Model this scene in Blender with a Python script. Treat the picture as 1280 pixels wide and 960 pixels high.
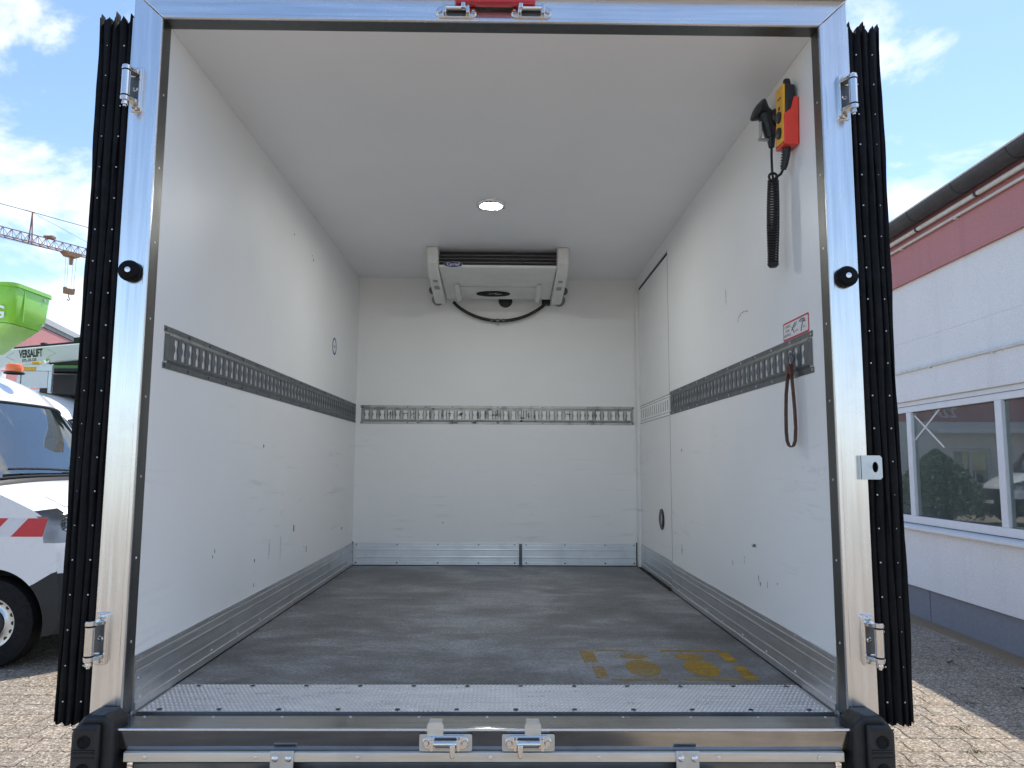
import bpy, bmesh, math, random
from mathutils import Vector, Matrix
random.seed(7)
R = math.radians
for o in list(bpy.data.objects): bpy.data.objects.remove(o)
SC = bpy.context.scene
COL = SC.collection
F = 0.92            # height of the load floor above the ground
H = 2.04            # clear height inside the box
L = 3.12            # clear length inside the box
ZC = F + H

# ------------------------------------------------------------------ camera
YAW, PIT, ROL, FOC = .0130, .1090, .0051, 922.95
cam_d = bpy.data.cameras.new('camera'); cam = bpy.data.objects.new('camera', cam_d); COL.objects.link(cam)
fw = Vector((math.sin(YAW)*math.cos(PIT), math.cos(YAW)*math.cos(PIT), math.sin(PIT)))
r0 = Vector((math.cos(YAW), -math.sin(YAW), 0)); u0 = r0.cross(fw)
rr = math.cos(ROL)*r0 + math.sin(ROL)*u0; uu = -math.sin(ROL)*r0 + math.cos(ROL)*u0
M = Matrix((rr, uu, -fw)).transposed().to_4x4(); M.translation = Vector((.037, -2.1207, F+.6983))
cam.matrix_world = M
cam_d.sensor_width = 36; cam_d.lens = 36*FOC/1280; cam_d.clip_start = .02; cam_d.clip_end = 2000
SC.camera = cam

# ------------------------------------------------------------------ sky and sun
SUN = Vector((.25, .35, 1.0)).normalized()
EL = math.asin(SUN.z); AZ = math.atan2(SUN.x, SUN.y)
world = bpy.data.worlds.new('World'); SC.world = world; world.use_nodes = True
wt = world.node_tree; wn = wt.nodes; wl = wt.links
for n in list(wn): wn.remove(n)
wo = wn.new('ShaderNodeOutputWorld'); bg = wn.new('ShaderNodeBackground'); bg.inputs['Strength'].default_value = .099
sky = wn.new('ShaderNodeTexSky'); sky.sky_type = 'NISHITA'; sky.sun_disc = False
sky.sun_elevation = EL; sky.sun_rotation = AZ; sky.air_density = 1.0; sky.dust_density = .3; sky.ozone_density = 2.2; sky.altitude = 200
tc = wn.new('ShaderNodeTexCoord'); sep = wn.new('ShaderNodeSeparateXYZ'); wl.new(tc.outputs['Generated'], sep.inputs[0])
CLOUD_SEED = 29.05; CLOUD_BRIGHT = (5.7, 5.8, 5.95, 1); CLOUD_GREY = (3.7, 3.9, 4.3, 1)
def wmath(op, a, b=None, c=False):
    m = wn.new('ShaderNodeMath'); m.operation = op; m.use_clamp = c
    for i, v in enumerate((a, b)):
        if v is None: continue
        if isinstance(v, (int, float)): m.inputs[i].default_value = v
        else: wl.new(v, m.inputs[i])
    return m.outputs[0]
cmb = wn.new('ShaderNodeMapping'); cmb.inputs['Scale'].default_value = (1, 1, 1.9); cmb.inputs['Location'].default_value = (0, 0, CLOUD_SEED)
wl.new(tc.outputs['Generated'], cmb.inputs['Vector'])
n1 = wn.new('ShaderNodeTexNoise'); n1.inputs['Scale'].default_value = 4.3; n1.inputs['Detail'].default_value = 7; n1.inputs['Roughness'].default_value = .58; n1.inputs['Distortion'].default_value = .25
wl.new(cmb.outputs[0], n1.inputs['Vector'])
n2 = wn.new('ShaderNodeTexNoise'); n2.inputs['Scale'].default_value = 1.1; n2.inputs['Detail'].default_value = 2
wl.new(cmb.outputs[0], n2.inputs['Vector'])
cov = wmath('ADD', n1.outputs['Fac'], wmath('MULTIPLY', wmath('SUBTRACT', n2.outputs['Fac'], .5), .9))
cr = wn.new('ShaderNodeValToRGB'); cr.color_ramp.elements[0].position = .50; cr.color_ramp.elements[1].position = .65
cr.color_ramp.elements[0].color = (0, 0, 0, 1); cr.color_ramp.elements[1].color = (1, 1, 1, 1); cr.color_ramp.interpolation = 'EASE'
wl.new(cov, cr.inputs['Fac'])
# cumulus: sunlit edges, greyer where thick
n3 = wn.new('ShaderNodeTexNoise'); n3.inputs['Scale'].default_value = 9; n3.inputs['Detail'].default_value = 2; wl.new(cmb.outputs[0], n3.inputs['Vector'])
cr2 = wn.new('ShaderNodeValToRGB'); cr2.color_ramp.elements[0].position = .54; cr2.color_ramp.elements[1].position = .70
cr2.color_ramp.elements[0].color = CLOUD_BRIGHT; cr2.color_ramp.elements[1].color = CLOUD_GREY
wl.new(wmath('ADD', cov, wmath('MULTIPLY', wmath('SUBTRACT', n3.outputs['Fac'], .5), .35)), cr2.inputs['Fac'])
wm = wn.new('ShaderNodeMixRGB'); wl.new(wmath('MULTIPLY', cr.outputs[0], .94), wm.inputs[0]); wl.new(sky.outputs[0], wm.inputs[1]); wl.new(cr2.outputs[0], wm.inputs[2])
wl.new(wm.outputs[0], bg.inputs['Color']); wl.new(bg.outputs[0], wo.inputs[0])
sd = bpy.data.lights.new('sun', 'SUN'); sd.energy = 2.05; sd.angle = R(.53); sd.color = (1, .95, .87)
so = bpy.data.objects.new('sun', sd); COL.objects.link(so); so.location = (5, 7, 20); so.rotation_euler = (-SUN).to_track_quat('-Z', 'Y').to_euler()
SC.view_settings.view_transform = 'Standard'; SC.view_settings.look = 'None'; SC.view_settings.gamma = 1; SC.view_settings.use_curve_mapping = False
SC.view_settings.exposure = 1.36
SC.render.engine = 'CYCLES'
SC.cycles.max_bounces = 9; SC.cycles.diffuse_bounces = 5; SC.cycles.glossy_bounces = 4; SC.cycles.transparent_max_bounces = 12

# ------------------------------------------------------------------ materials
MATS = {}
def hexl(r, g, b): return (r, g, b, 1)
class NT:
    def __init__(s, name):
        s.m = bpy.data.materials.new(name); s.m.use_nodes = True; s.t = s.m.node_tree; s.n = s.t.nodes; s.l = s.t.links
        s.b = s.n['Principled BSDF']; MATS[name] = s.m
    def node(s, t, **kw):
        n = s.n.new(t)
        for k, v in kw.items(): setattr(n, k, v)
        return n
    def lk(s, a, b): s.l.new(a, b)
    def pos(s, scale=(1, 1, 1)):
        g = s.node('ShaderNodeNewGeometry'); m = s.node('ShaderNodeMapping'); m.inputs['Scale'].default_value = scale
        s.lk(g.outputs['Position'], m.inputs['Vector']); return m.outputs[0]
    def objc(s, scale=(1, 1, 1)):
        g = s.node('ShaderNodeTexCoord'); m = s.node('ShaderNodeMapping'); m.inputs['Scale'].default_value = scale
        s.lk(g.outputs['Object'], m.inputs['Vector']); return m.outputs[0]
    def noise(s, vec, scale, detail=4, rough=.55, dist=0):
        n = s.node('ShaderNodeTexNoise'); n.inputs['Scale'].default_value = scale; n.inputs['Detail'].default_value = detail
        n.inputs['Roughness'].default_value = rough; n.inputs['Distortion'].default_value = dist; s.lk(vec, n.inputs['Vector']); return n.outputs['Fac']
    def ramp(s, fac, stops, mode='LINEAR'):
        n = s.node('ShaderNodeValToRGB'); e = n.color_ramp.elements; n.color_ramp.interpolation = mode
        while len(e) < len(stops): e.new(.5)
        for i, (p, c) in enumerate(stops):
            e[i].position = p; e[i].color = c if isinstance(c, tuple) else (c, c, c, 1)
        s.lk(fac, n.inputs['Fac']); return n.outputs[0]
    def mix(s, fac, a, b, mode='MIX'):
        n = s.node('ShaderNodeMixRGB', blend_type=mode)
        for i, v in enumerate((fac, a, b)):
            if isinstance(v, (int, float)): n.inputs[i].default_value = v if i == 0 else (v, v, v, 1)
            elif isinstance(v, tuple): n.inputs[i].default_value = v
            else: s.lk(v, n.inputs[i])
        return n.outputs[0]
    def math(s, op, a, b=0., clamp=False):
        n = s.node('ShaderNodeMath', operation=op); n.use_clamp = clamp
        for i, v in enumerate((a, b)):
            if isinstance(v, (int, float)): n.inputs[i].default_value = v
            else: s.lk(v, n.inputs[i])
        return n.outputs[0]
    def bump(s, h, strength=.3, dist=.002):
        n = s.node('ShaderNodeBump'); n.inputs['Strength'].default_value = strength; n.inputs['Distance'].default_value = dist
        s.lk(h, n.inputs['Height']); s.lk(n.outputs[0], s.b.inputs['Normal'])
    def base(s, c):
        if isinstance(c, tuple): s.b.inputs['Base Color'].default_value = c
        else: s.lk(c, s.b.inputs['Base Color'])
    def set(s, **kw):
        for k, v in kw.items():
            k = {'rough': 'Roughness', 'metal': 'Metallic', 'coat': 'Coat Weight', 'spec': 'Specular IOR Level', 'coatr': 'Coat Roughness'}[k]
            if isinstance(v, (int, float)): s.b.inputs[k].default_value = v
            else: s.lk(v, s.b.inputs[k])
def plain(name, col, rough=.5, metal=0, var=.12, scale=14, coat=0, bump=0, bscale=60, rvar=.12):
    t = NT(name); p = t.pos()
    n = t.noise(p, scale, 3, .6)
    lo = tuple(max(0, c*(1-var)) for c in col[:3])+(1,); hi = tuple(min(1, c*(1+var)) for c in col[:3])+(1,)
    t.base(t.ramp(n, [(.3, lo), (.7, hi)])); t.set(metal=metal, coat=coat)
    n2 = t.noise(p, scale*2.7, 1, .6); t.set(rough=t.ramp(n2, [(.3, max(.02, rough-rvar*rough)), (.7, min(1, rough+rvar*rough))]))
    if bump: t.bump(t.noise(p, bscale, 4, .6), bump)
    return t.m
def metal(name, col, rough, stretch, amt=.16, bump=.04, stain=0.0, scale=1.0, coarse=6):
    t = NT(name); p = t.pos(tuple(q*scale for q in stretch))
    n = t.noise(p, 1, 3, .65); p2 = t.pos(); n2 = t.noise(p2, coarse, 4, .6)
    c = t.ramp(n, [(.25, tuple(q*(1-amt) for q in col)+(1,)), (.75, tuple(min(1, q*(1+amt*.6)) for q in col)+(1,))])
    if stain:
        f = t.ramp(n2, [(.52, 0.), (.74, stain)]); c = t.mix(f, c, tuple(q*.45 for q in col)+(1,))
    t.base(c); t.set(metal=1.0, rough=t.ramp(t.math('ADD', t.math('MULTIPLY', n, .5), t.math('MULTIPLY', n2, .5)), [(.3, rough*.75), (.7, rough*1.3)]))
    t.bump(n, bump, .001); return t.m
metal('frame_aluminium', (.80, .80, .81), .24, (60, 60, 2.2), .16, .003, .10)
metal('header_aluminium', (.80, .80, .81), .24, (2.2, 60, 60), .16, .003, .10)
metal('kick_aluminium', (.66, .665, .68), .45, (14, 3, 120), .14, .05, .3)
metal('tread_aluminium', (.74, .75, .78), .44, (8, 30, 8), .12, .03, .15)
metal('tread_raised', (.93, .94, .96), .3, (8, 30, 8), .05, .0)
metal('sill_steel', (.46, .455, .45), .14, (3, 60, 40), .2, .05, .45)
metal('strip_aluminium', (.70, .69, .67), .42, (5, 40, 60), .16, .04, .2)
metal('polished_steel', (.78, .77, .76), .13, (30, 30, 30), .06, .0, .1, 1, 30)
metal('galvanised_rail', (.21, .225, .235), .52, (30, 30, 30), .2, .03, .4, 1, 22)
metal('dirty_rail', (.47, .465, .44), .5, (30, 30, 30), .2, .03, 1.0, 1, 13)
metal('zinc_plate', (.58, .62, .65), .4, (20, 20, 20), .15, .05, .25, 1, 40)
metal('jamb_metal', (.17, .17, .165), .4, (40, 40, 2), .2, .01, .3)
metal('dark_steel', (.16, .165, .17), .5, (20, 20, 20), .2, .03, .4)
metal('rivet_metal', (.75, .76, .78), .3, (30, 30, 30), .1)
plain('hole_black', (.001, .001, .001), .9)
plain('dark_fastener', (.03, .03, .035), .5)
plain('rubber', (.0034, .0034, .0046), .6, var=.6, scale=30, bump=.08, bscale=90)
plain('bumper_rubber', (.012, .0122, .0135), .5, var=.35, scale=40, bump=.15, bscale=120)
plain('sealant', (.02, .02, .02), .6)
plain('black_plastic', (.014, .014, .016), .4)
plain('cable_black', (.012, .012, .015), .45)
plain('unit_white', (.70, .70, .68), .35, var=.05, scale=8)
plain('grille_dark', (.035, .035, .05), .45)
plain('badge_navy', (.012, .02, .12), .3)
plain('badge_white', (.8, .8, .82), .4, var=.02)
plain('red_plastic', (.80, .055, .03), .35, var=.06)
plain('yellow_plastic', (.78, .40, .02), .4, var=.08)
plain('grey_plastic', (.25, .25, .26), .4)
plain('leather', (.10, .035, .022), .5, var=.35, scale=40, bump=.2, bscale=150)
plain('red_print', (.55, .02, .05), .45, var=.05)
plain('sticker_white', (.80, .80, .80), .35, var=.03)
plain('print_black', (.03, .03, .035), .5)
plain('print_grey', (.38, .38, .42), .5)
plain('print_blue', (.03, .06, .30), .5)
plain('red_lens', (.55, .02, .04), .2, coat=.6)
plain('van_white', (.78, .79, .81), .28, var=.015, scale=3, coat=.8, rvar=.05)
plain('van_black', (.012, .013, .016), .55, var=.2, scale=40)
plain('tyre', (.012, .012, .013), .75, var=.3, scale=30, bump=.3, bscale=80)
metal('wheel_steel', (.62, .63, .65), .35, (10, 10, 10), .08)
plain('stripe_red', (.58, .03, .045), .35, var=.05)
plain('stripe_white', (.70, .70, .74), .35, var=.04)
plain('dash_grey', (.42, .46, .47), .6)
plain('seat_grey', (.11, .125, .15), .8)
plain('beacon_orange', (.90, .16, .01), .2, var=.05, coat=.8)
plain('bucket_green', (.23, .56, .035), .32, var=.06, scale=2.5, coat=.4)
plain('bucket_lit', (.34, .62, .15), .4, var=.08, scale=3)  # bucket green made paler: light on and through the underside put into colour
plain('lift_white', (.70, .71, .71), .4, var=.04, scale=4)
plain('lift_green', (.12, .30, .09), .5)
plain('amber', (.75, .40, .02), .4)
plain('crane_steel', (.27, .15, .12), .6, var=.2, scale=2)
plain('crane_orange', (.26, .15, .075), .6, var=.2, scale=5)
plain('cable_grey', (.12, .12, .14), .5)
plain('gutter_grey', (.034, .036, .04), .5, var=.22, scale=9)
plain('pipe_white', (.62, .61, .57), .5, var=.1)
plain('window_white', (.74, .75, .76), .35, var=.04, scale=9)
plain('soil', (.05, .041, .031), .95, var=.5, scale=50, bump=.5, bscale=150)
plain('room_grey', (.5, .55, .53), .9)
plain('roof_grey', (.42, .43, .44), .6, var=.1)
plain('hedge_core', (.015, .03, .012), .9)
plain('bark', (.09, .06, .04), .9, bump=.4)
plain('truck_skin', (.80, .80, .80), .3, var=.02, scale=3, coat=.4)
plain('dry_leaf', (.16, .05, .025), .8, var=.5, scale=60)

def grp(name, col, dirt=.5, warm=(1, 1, 1), low=1.0):
    t = NT(name); p = t.pos()
    mott = t.noise(p, 1.6, 2, .6)
    c = t.ramp(mott, [(.3, tuple(q*.955 for q in col)+(1,)), (.7, col+(1,))])
    if dirt:
        # rubbed grey smears running along the wall where freight touches it
        sm = t.noise(t.pos((2.6, 2.6, 26)), 1, 4, .7, .6)
        g = t.node('ShaderNodeNewGeometry'); sp = t.node('ShaderNodeSeparateXYZ'); t.lk(g.outputs['Position'], sp.inputs[0])
        band = t.ramp(t.math('MULTIPLY', t.math('SUBTRACT', sp.outputs[2], F), 1/H), [(0., 1.), (.10, .9), (.34, .8), (.50, .15), (.62, .05)])
        f = t.math('MULTIPLY', t.math('MULTIPLY', t.ramp(sm, [(.56, 0.), (.72, 1.)]), t.ramp(mott, [(.46, 0.), (.64, 1.)])), band)
        c = t.mix(t.math('MULTIPLY', f, dirt), c, (.22, .215, .21, 1))
        vo = t.node('ShaderNodeTexVoronoi'); vo.inputs['Scale'].default_value = 17; t.lk(p, vo.inputs['Vector'])
        spk = t.math('MULTIPLY', t.ramp(vo.outputs['Distance'], [(.03, 1.), (.06, 0.)]), t.ramp(sm, [(.50, 0.), (.56, 1.)]))
        c = t.mix(t.math('MULTIPLY', t.math('MULTIPLY', spk, band), .4*dirt), c, (.1, .1, .1, 1))
    t.base(c); t.set(rough=t.ramp(mott, [(.3, .34), (.7, .48)]), spec=.45)
    t.bump(t.noise(p, 3, 1), .10, .004)
    return t.m
grp('grp_wall', (.885, .885, .885), .32)
grp('grp_back', (.87, .865, .855), .45)
grp('grp_ceiling', (.90, .905, .91), .0)

def floor_mat():
    t = NT('floor_resin'); p = t.pos()
    big = t.noise(p, 1.7, 6, .62, .4); drag = t.noise(t.pos((4.5, 9, 8)), 1, 5, .7, .5); fine = t.noise(p, 210, 3, .7); spk = t.noise(p, 75, 3, .65)
    c = t.ramp(t.math('ADD', t.math('MULTIPLY', big, .55), t.math('MULTIPLY', drag, .45)), [(.38, (.085, .083, .082, 1)), (.5, (.175, .176, .18, 1)), (.62, (.32, .33, .35, 1))])
    c = t.mix(.8, c, t.ramp(t.math('ADD', t.math('MULTIPLY', fine, .5), t.math('MULTIPLY', spk, .5)), [(.38, .45), (.5, 1.), (.62, 1.6)]), 'MULTIPLY')
    rust = t.ramp(t.noise(p, 2.6, 5, .7, .5), [(.60, 0.), (.76, .4)]); c = t.mix(rust, c, (.095, .075, .06, 1))
    t.base(c); t.set(rough=t.ramp(drag, [(.3, .42), (.7, .62)])); t.bump(fine, .35, .002)
floor_mat()
def paint_worn():
    t = NT('stencil_yellow'); p = t.pos()
    n = t.math('ADD', t.math('MULTIPLY', t.noise(p, 190, 4, .8), .55), t.math('MULTIPLY', t.noise(t.pos((14, 40, 10)), 1, 5, .7), .45))
    g = t.node('ShaderNodeNewGeometry'); sp = t.node('ShaderNodeSeparateXYZ'); t.lk(g.outputs['Position'], sp.inputs[0])
    # traffic has rubbed away the paint towards the middle of the floor
    wear = t.ramp(sp.outputs[0], [(.40, .09), (.60, .07), (.66, .035), (.84, .01)])
    f = t.ramp(t.math('SUBTRACT', n, wear), [(.32, 0.), (.60, .9)])
    t.base(t.ramp(n, [(.3, (.38, .22, .01, 1)), (.7, (.60, .36, .02, 1))])); t.set(rough=.6)
    tr = t.node('ShaderNodeBsdfTransparent'); mx = t.node('ShaderNodeMixShader'); t.lk(f, mx.inputs[0]); t.lk(tr.outputs[0], mx.inputs[1]); t.lk(t.b.outputs[0], mx.inputs[2])
    t.lk(mx.outputs[0], t.n['Material Output'].inputs[0])
paint_worn()
def scuff():
    t = NT('scuff'); p = t.pos(); n = t.noise(p, 90, 4, .7)
    t.base((.09, .09, .09, 1)); t.set(rough=.7)
    tr = t.node('ShaderNodeBsdfTransparent'); mx = t.node('ShaderNodeMixShader'); t.lk(t.ramp(n, [(.42, .1), (.62, .85)]), mx.inputs[0]); t.lk(tr.outputs[0], mx.inputs[1]); t.lk(t.b.outputs[0], mx.inputs[2])
    t.lk(mx.outputs[0], t.n['Material Output'].inputs[0])
scuff()
MATS['grime_and_shade'] = MATS['scuff'].copy(); MATS['grime_and_shade'].name = 'grime_and_shade'
for e_ in [n for n in MATS['grime_and_shade'].node_tree.nodes if n.type == 'VALTORGB'][0].color_ramp.elements: e_.color = (max(.45, min(1, e_.color[0]*1.1)),)*3+(1,)
MATS['grime_and_shade'].node_tree.nodes['Principled BSDF'].inputs['Base Color'].default_value = (.03, .03, .028, 1)  # dark coat for real smudges and for shadow outlines painted round the slots
def imprint():
    t = NT('ghost_print'); p = t.pos(); n = t.noise(p, 60, 4, .7)
    t.base((.52, .52, .50, 1)); t.set(rough=.6)
    tr = t.node('ShaderNodeBsdfTransparent'); mx = t.node('ShaderNodeMixShader'); t.lk(t.ramp(n, [(.36, .1), (.62, .6)]), mx.inputs[0]); t.lk(tr.outputs[0], mx.inputs[1]); t.lk(t.b.outputs[0], mx.inputs[2])
    t.lk(mx.outputs[0], t.n['Material Output'].inputs[0])
imprint()
def pavers(name, attr):
    t = NT(name); p = t.pos()
    v = t.node('ShaderNodeTexVoronoi'); v.inputs['Scale'].default_value = 80; t.lk(p, v.inputs['Vector'])
    g1 = t.ramp(t.noise(p, 105, 5, .8), [(.38, (.075, .06, .046, 1)), (.5, (.26, .215, .168, 1)), (.61, (.62, .55, .46, 1))])
    sv = t.node('ShaderNodeSeparateColor'); t.lk(v.outputs['Color'], sv.inputs[0])
    g2 = t.ramp(sv.outputs[0], [(0., (.09, .075, .062, 1)), (.22, (.24, .195, .15, 1)), (.55, (.33, .28, .22, 1)), (.84, (.62, .57, .50, 1))], 'CONSTANT')
    c = t.mix(.55, g1, g2)
    if attr:
        a = t.node('ShaderNodeAttribute', attribute_name='rnd'); rn = a.outputs['Fac']
    else:
        a = t.node('ShaderNodeObjectInfo'); rn = a.outputs['Random']
    c = t.mix(.75, c, t.ramp(rn, [(0., (.88, .88, .88, 1)), (.5, (.98, .97, .95, 1)), (.96, (1.08, 1.04, 1.0, 1)), (1., (1.2, .92, .84, 1))]), 'MULTIPLY')
    st = t.noise(p, 1.1, 5, .6); c = t.mix(.7, c, t.ramp(st, [(.3, (.70, .66, .60, 1)), (.6, (1.05, 1.05, 1.05, 1))]), 'MULTIPLY')
    t.base(c); t.set(rough=.85, spec=.25); t.bump(t.math('ADD', v.outputs['Distance'], t.noise(p, 220, 2)), .5, .004)
pavers('paver', False); pavers('paver_far', True)
def plaster(name, col, streak=.15, sc=70, bs=.55):
    t = NT(name); p = t.pos()
    s = t.noise(t.pos((5, 5, .5)), 1, 5, .6); m = t.noise(p, .9, 5, .6); gr = t.noise(p, sc, 5, .7)
    c = t.ramp(m, [(.3, tuple(q*.93 for q in col)+(1,)), (.7, col+(1,))])
    c = t.mix(t.ramp(s, [(.55, 0.), (.8, streak)]), c, tuple(q*.5 for q in col)+(1,))
    c = t.mix(.6, c, t.ramp(gr, [(.36, .84), (.55, 1.06)]), 'MULTIPLY')
    t.base(c); t.set(rough=.9, spec=.2); t.bump(gr, bs, .006)
plaster('plaster_white', (.84, .83, .81)); plaster('plaster_red', (.54, .25, .25), .25); plaster('plinth_grey', (.25, .26, .285), .3, 40, .35)
plaster('gutter_stone', (.27, .20, .13), .3, 60, .5); plaster('asphalt', (.30, .265, .22), .2, 60, .4)
def glass(name, tint, ior=1.5, refl=1.0, veil=0.0):
    t = NT(name); t.n.remove(t.b)
    tr = t.node('ShaderNodeBsdfTransparent'); tr.inputs[0].default_value = tint
    gl = t.node('ShaderNodeBsdfGlossy'); gl.inputs['Roughness'].default_value = .015; gl.inputs['Color'].default_value = (.92, .97, .95, 1)
    fr = t.node('ShaderNodeFresnel'); fr.inputs['IOR'].default_value = ior
    mx = t.node('ShaderNodeMixShader'); t.lk(t.math('MULTIPLY', fr.outputs[0], refl, True), mx.inputs[0]); t.lk(tr.outputs[0], mx.inputs[1]); t.lk(gl.outputs[0], mx.inputs[2])
    if veil:  # pale grey-green diffuse layer mixed unevenly over the pane
        df = t.node('ShaderNodeBsdfDiffuse'); df.inputs[0].default_value = (.62, .68, .65, 1); m2 = t.node('ShaderNodeMixShader')
        t.lk(t.ramp(t.noise(t.pos((3, 3, 1)), 2, 3, .6), [(.3, veil*.7), (.7, veil*1.3)]), m2.inputs[0]); t.lk(mx.outputs[0], m2.inputs[1]); t.lk(df.outputs[0], m2.inputs[2]); mx = m2
    t.lk(mx.outputs[0], t.n['Material Output'].inputs[0])
glass('window_glass', (.66, .74, .71, 1), 2.5, 1.0, .10); glass('windscreen_glass', (.80, .90, .92, 1), 3.0); glass('lens_glass', (.9, .92, .93, 1), 1.5)
def emit(name, col, st):
    t = NT(name); t.base(col); t.b.inputs['Emission Color'].default_value = col; t.b.inputs['Emission Strength'].default_value = st
emit('led_glow', (1, .985, .93, 1), 340.0)
def leafmat():
    t = NT('leaves'); oi = t.noise(t.pos(), 7, 3, .6); t.base(t.ramp(oi, [(.3, (.04, .08, .03, 1)), (.7, (.10, .16, .06, 1))])); t.set(rough=.6)
leafmat()
for k_ in ('rubber', 'tyre', 'sealant'): MATS[k_].node_tree.nodes['Principled BSDF'].inputs['Specular IOR Level'].default_value = .18
plain('grass', (.10, .13, .04), .7, var=.5, scale=40)

# ------------------------------------------------------------------ geometry helpers
ORG = {}
def empty(name, loc, label, cat, group=None, rotz=0):
    o = bpy.data.objects.new(name, None); COL.objects.link(o); o.location = loc; o.rotation_euler = (0, 0, rotz)
    o.empty_display_size = .1; o['label'] = label; o['category'] = cat
    if group: o['group'] = group
    ORG[o] = Vector(loc); return o
def tag(o, label=None, cat=None, group=None, kind=None):
    if label: o['label'] = label
    if cat: o['category'] = cat
    if group: o['group'] = group
    if kind: o['kind'] = kind
    return o
class MB:
    def __init__(s): s.v = []; s.f = []
    def add(s, vs, fs):
        k = len(s.v); s.v += [tuple(v) for v in vs]; s.f += [tuple(i+k for i in q) for q in fs]; return s
    def box(s, x0, x1, y0, y1, z0, z1):
        vs = [(x, y, z) for x in (x0, x1) for y in (y0, y1) for z in (z0, z1)]
        return s.add(vs, [(0, 1, 3, 2), (4, 6, 7, 5), (0, 4, 5, 1), (2, 3, 7, 6), (0, 2, 6, 4), (1, 5, 7, 3)])
    def prism(s, poly, a0, a1, mp):
        n = len(poly); vs = [mp(p, q, a0) for p, q in poly] + [mp(p, q, a1) for p, q in poly]
        fs = [tuple(range(n)), tuple(range(2*n-1, n-1, -1))] + [(i, (i+1) % n, n+(i+1) % n, n+i) for i in range(n)]
        return s.add(vs, fs)
    def cyl(s, p0, p1, r0, r1=None, n=16, caps=True):
        p0, p1 = Vector(p0), Vector(p1); r1 = r0 if r1 is None else r1
        d = (p1-p0).normalized(); a = d.orthogonal().normalized(); b = d.cross(a)
        vs = []
        for p, r in ((p0, r0), (p1, r1)):
            for i in range(n):
                t = 2*math.pi*i/n; vs.append(p + a*math.cos(t)*r + b*math.sin(t)*r)
        fs = [(i, (i+1) % n, n+(i+1) % n, n+i) for i in range(n)]
        if caps: fs += [tuple(range(n-1, -1, -1)), tuple(range(n, 2*n))]
        return s.add(vs, fs)
    def lathe(s, prof, p0, axis, n=24):
        p0 = Vector(p0); d = Vector(axis).normalized(); a = d.orthogonal().normalized(); b = d.cross(a); vs = []; fs = []
        for r, h in prof:
            for i in range(n):
                t = 2*math.pi*i/n; vs.append(p0 + d*h + (a*math.cos(t)+b*math.sin(t))*max(r, 1e-5))
        for j in range(len(prof)-1):
            for i in range(n): fs.append((j*n+i, j*n+(i+1) % n, (j+1)*n+(i+1) % n, (j+1)*n+i))
        return s.add(vs, fs)
    def tube(s, pts, r, n=8, closed=False):
        pts = [Vector(p) for p in pts]; vs = []; fs = []; m = len(pts); prev = None
        for i, p in enumerate(pts):
            q0 = pts[i-1] if (i > 0 or closed) else p; q1 = pts[(i+1) % m] if (i < m-1 or closed) else p
            d = (q1-q0).normalized()
            a = d.orthogonal().normalized() if prev is None else (prev - d*prev.dot(d)).normalized()
            prev = a; b = d.cross(a); rad = r[i] if isinstance(r, (list, tuple)) else r
            for k in range(n):
                t = 2*math.pi*k/n; vs.append(p + (a*math.cos(t)+b*math.sin(t))*rad)
        for i in range(m if closed else m-1):
            for k in range(n): fs.append((i*n+k, i*n+(k+1) % n, ((i+1) % m)*n+(k+1) % n, ((i+1) % m)*n+k))
        if not closed: fs += [tuple(range(n-1, -1, -1)), tuple(range((m-1)*n, m*n))]
        return s.add(vs, fs)
    def xf(s, mat): s.v = [tuple(mat @ Vector(v)) for v in s.v]; return s
    def mesh(s, name, mat, off=Vector((0, 0, 0)), smooth=True, fix=True, ang=38):
        me = bpy.data.meshes.new(name); me.from_pydata([tuple(Vector(v)-off) for v in s.v], [], s.f)
        if fix:
            bm = bmesh.new(); bm.from_mesh(me); bmesh.ops.recalc_face_normals(bm, faces=bm.faces); bm.to_mesh(me); bm.free()
        if smooth:
            me.polygons.foreach_set('use_smooth', [True]*len(me.polygons)); me.set_sharp_from_angle(angle=R(ang))
        me.materials.append(MATS[mat]); me.update(); return me
    def build(s, name, mat, parent=None, bevel=0, seg=2, smooth=True, fix=True, kind=None, label=None, ang=38):
        rt = parent
        while rt is not None and rt.parent: rt = rt.parent
        off = ORG.get(rt, Vector((0, 0, 0)))
        o = bpy.data.objects.new(name, s.mesh(name, mat, off, smooth, fix, ang)); COL.objects.link(o); o.parent = parent
        if bevel:
            b = o.modifiers.new('bevel', 'BEVEL'); b.width = bevel; b.segments = seg; b.limit_method = 'ANGLE'; b.angle_limit = R(40); b.harden_normals = False
        if kind: o['kind'] = kind
        if label: o['label'] = label
        return o
def top(o, name_loc, label, cat, group=None):
    return tag(o, label, cat, group)
def copy_tree(o, parent=None):
    c = o.copy(); COL.objects.link(c); c.parent = parent
    for ch in list(o.children): copy_tree(ch, c)
    return c
def text_mesh(body, size, extrude=.0006, bold=0, spacing=1.0):
    cu = bpy.data.curves.new('lettering', 'FONT'); cu.body = body; cu.size = size; cu.extrude = extrude; cu.offset = bold
    cu.align_x = 'CENTER'; cu.align_y = 'CENTER'; cu.space_character = spacing; cu.resolution_u = 4
    o = bpy.data.objects.new('lettering', cu); COL.objects.link(o); bpy.context.view_layer.update()
    me = bpy.data.meshes.new_from_object(o.evaluated_get(bpy.context.evaluated_depsgraph_get()))
    vs = [v.co.copy() for v in me.vertices]; fs = [tuple(p.vertices) for p in me.polygons]
    bpy.data.objects.remove(o); bpy.data.curves.remove(cu); bpy.data.meshes.remove(me)
    return vs, fs
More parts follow.
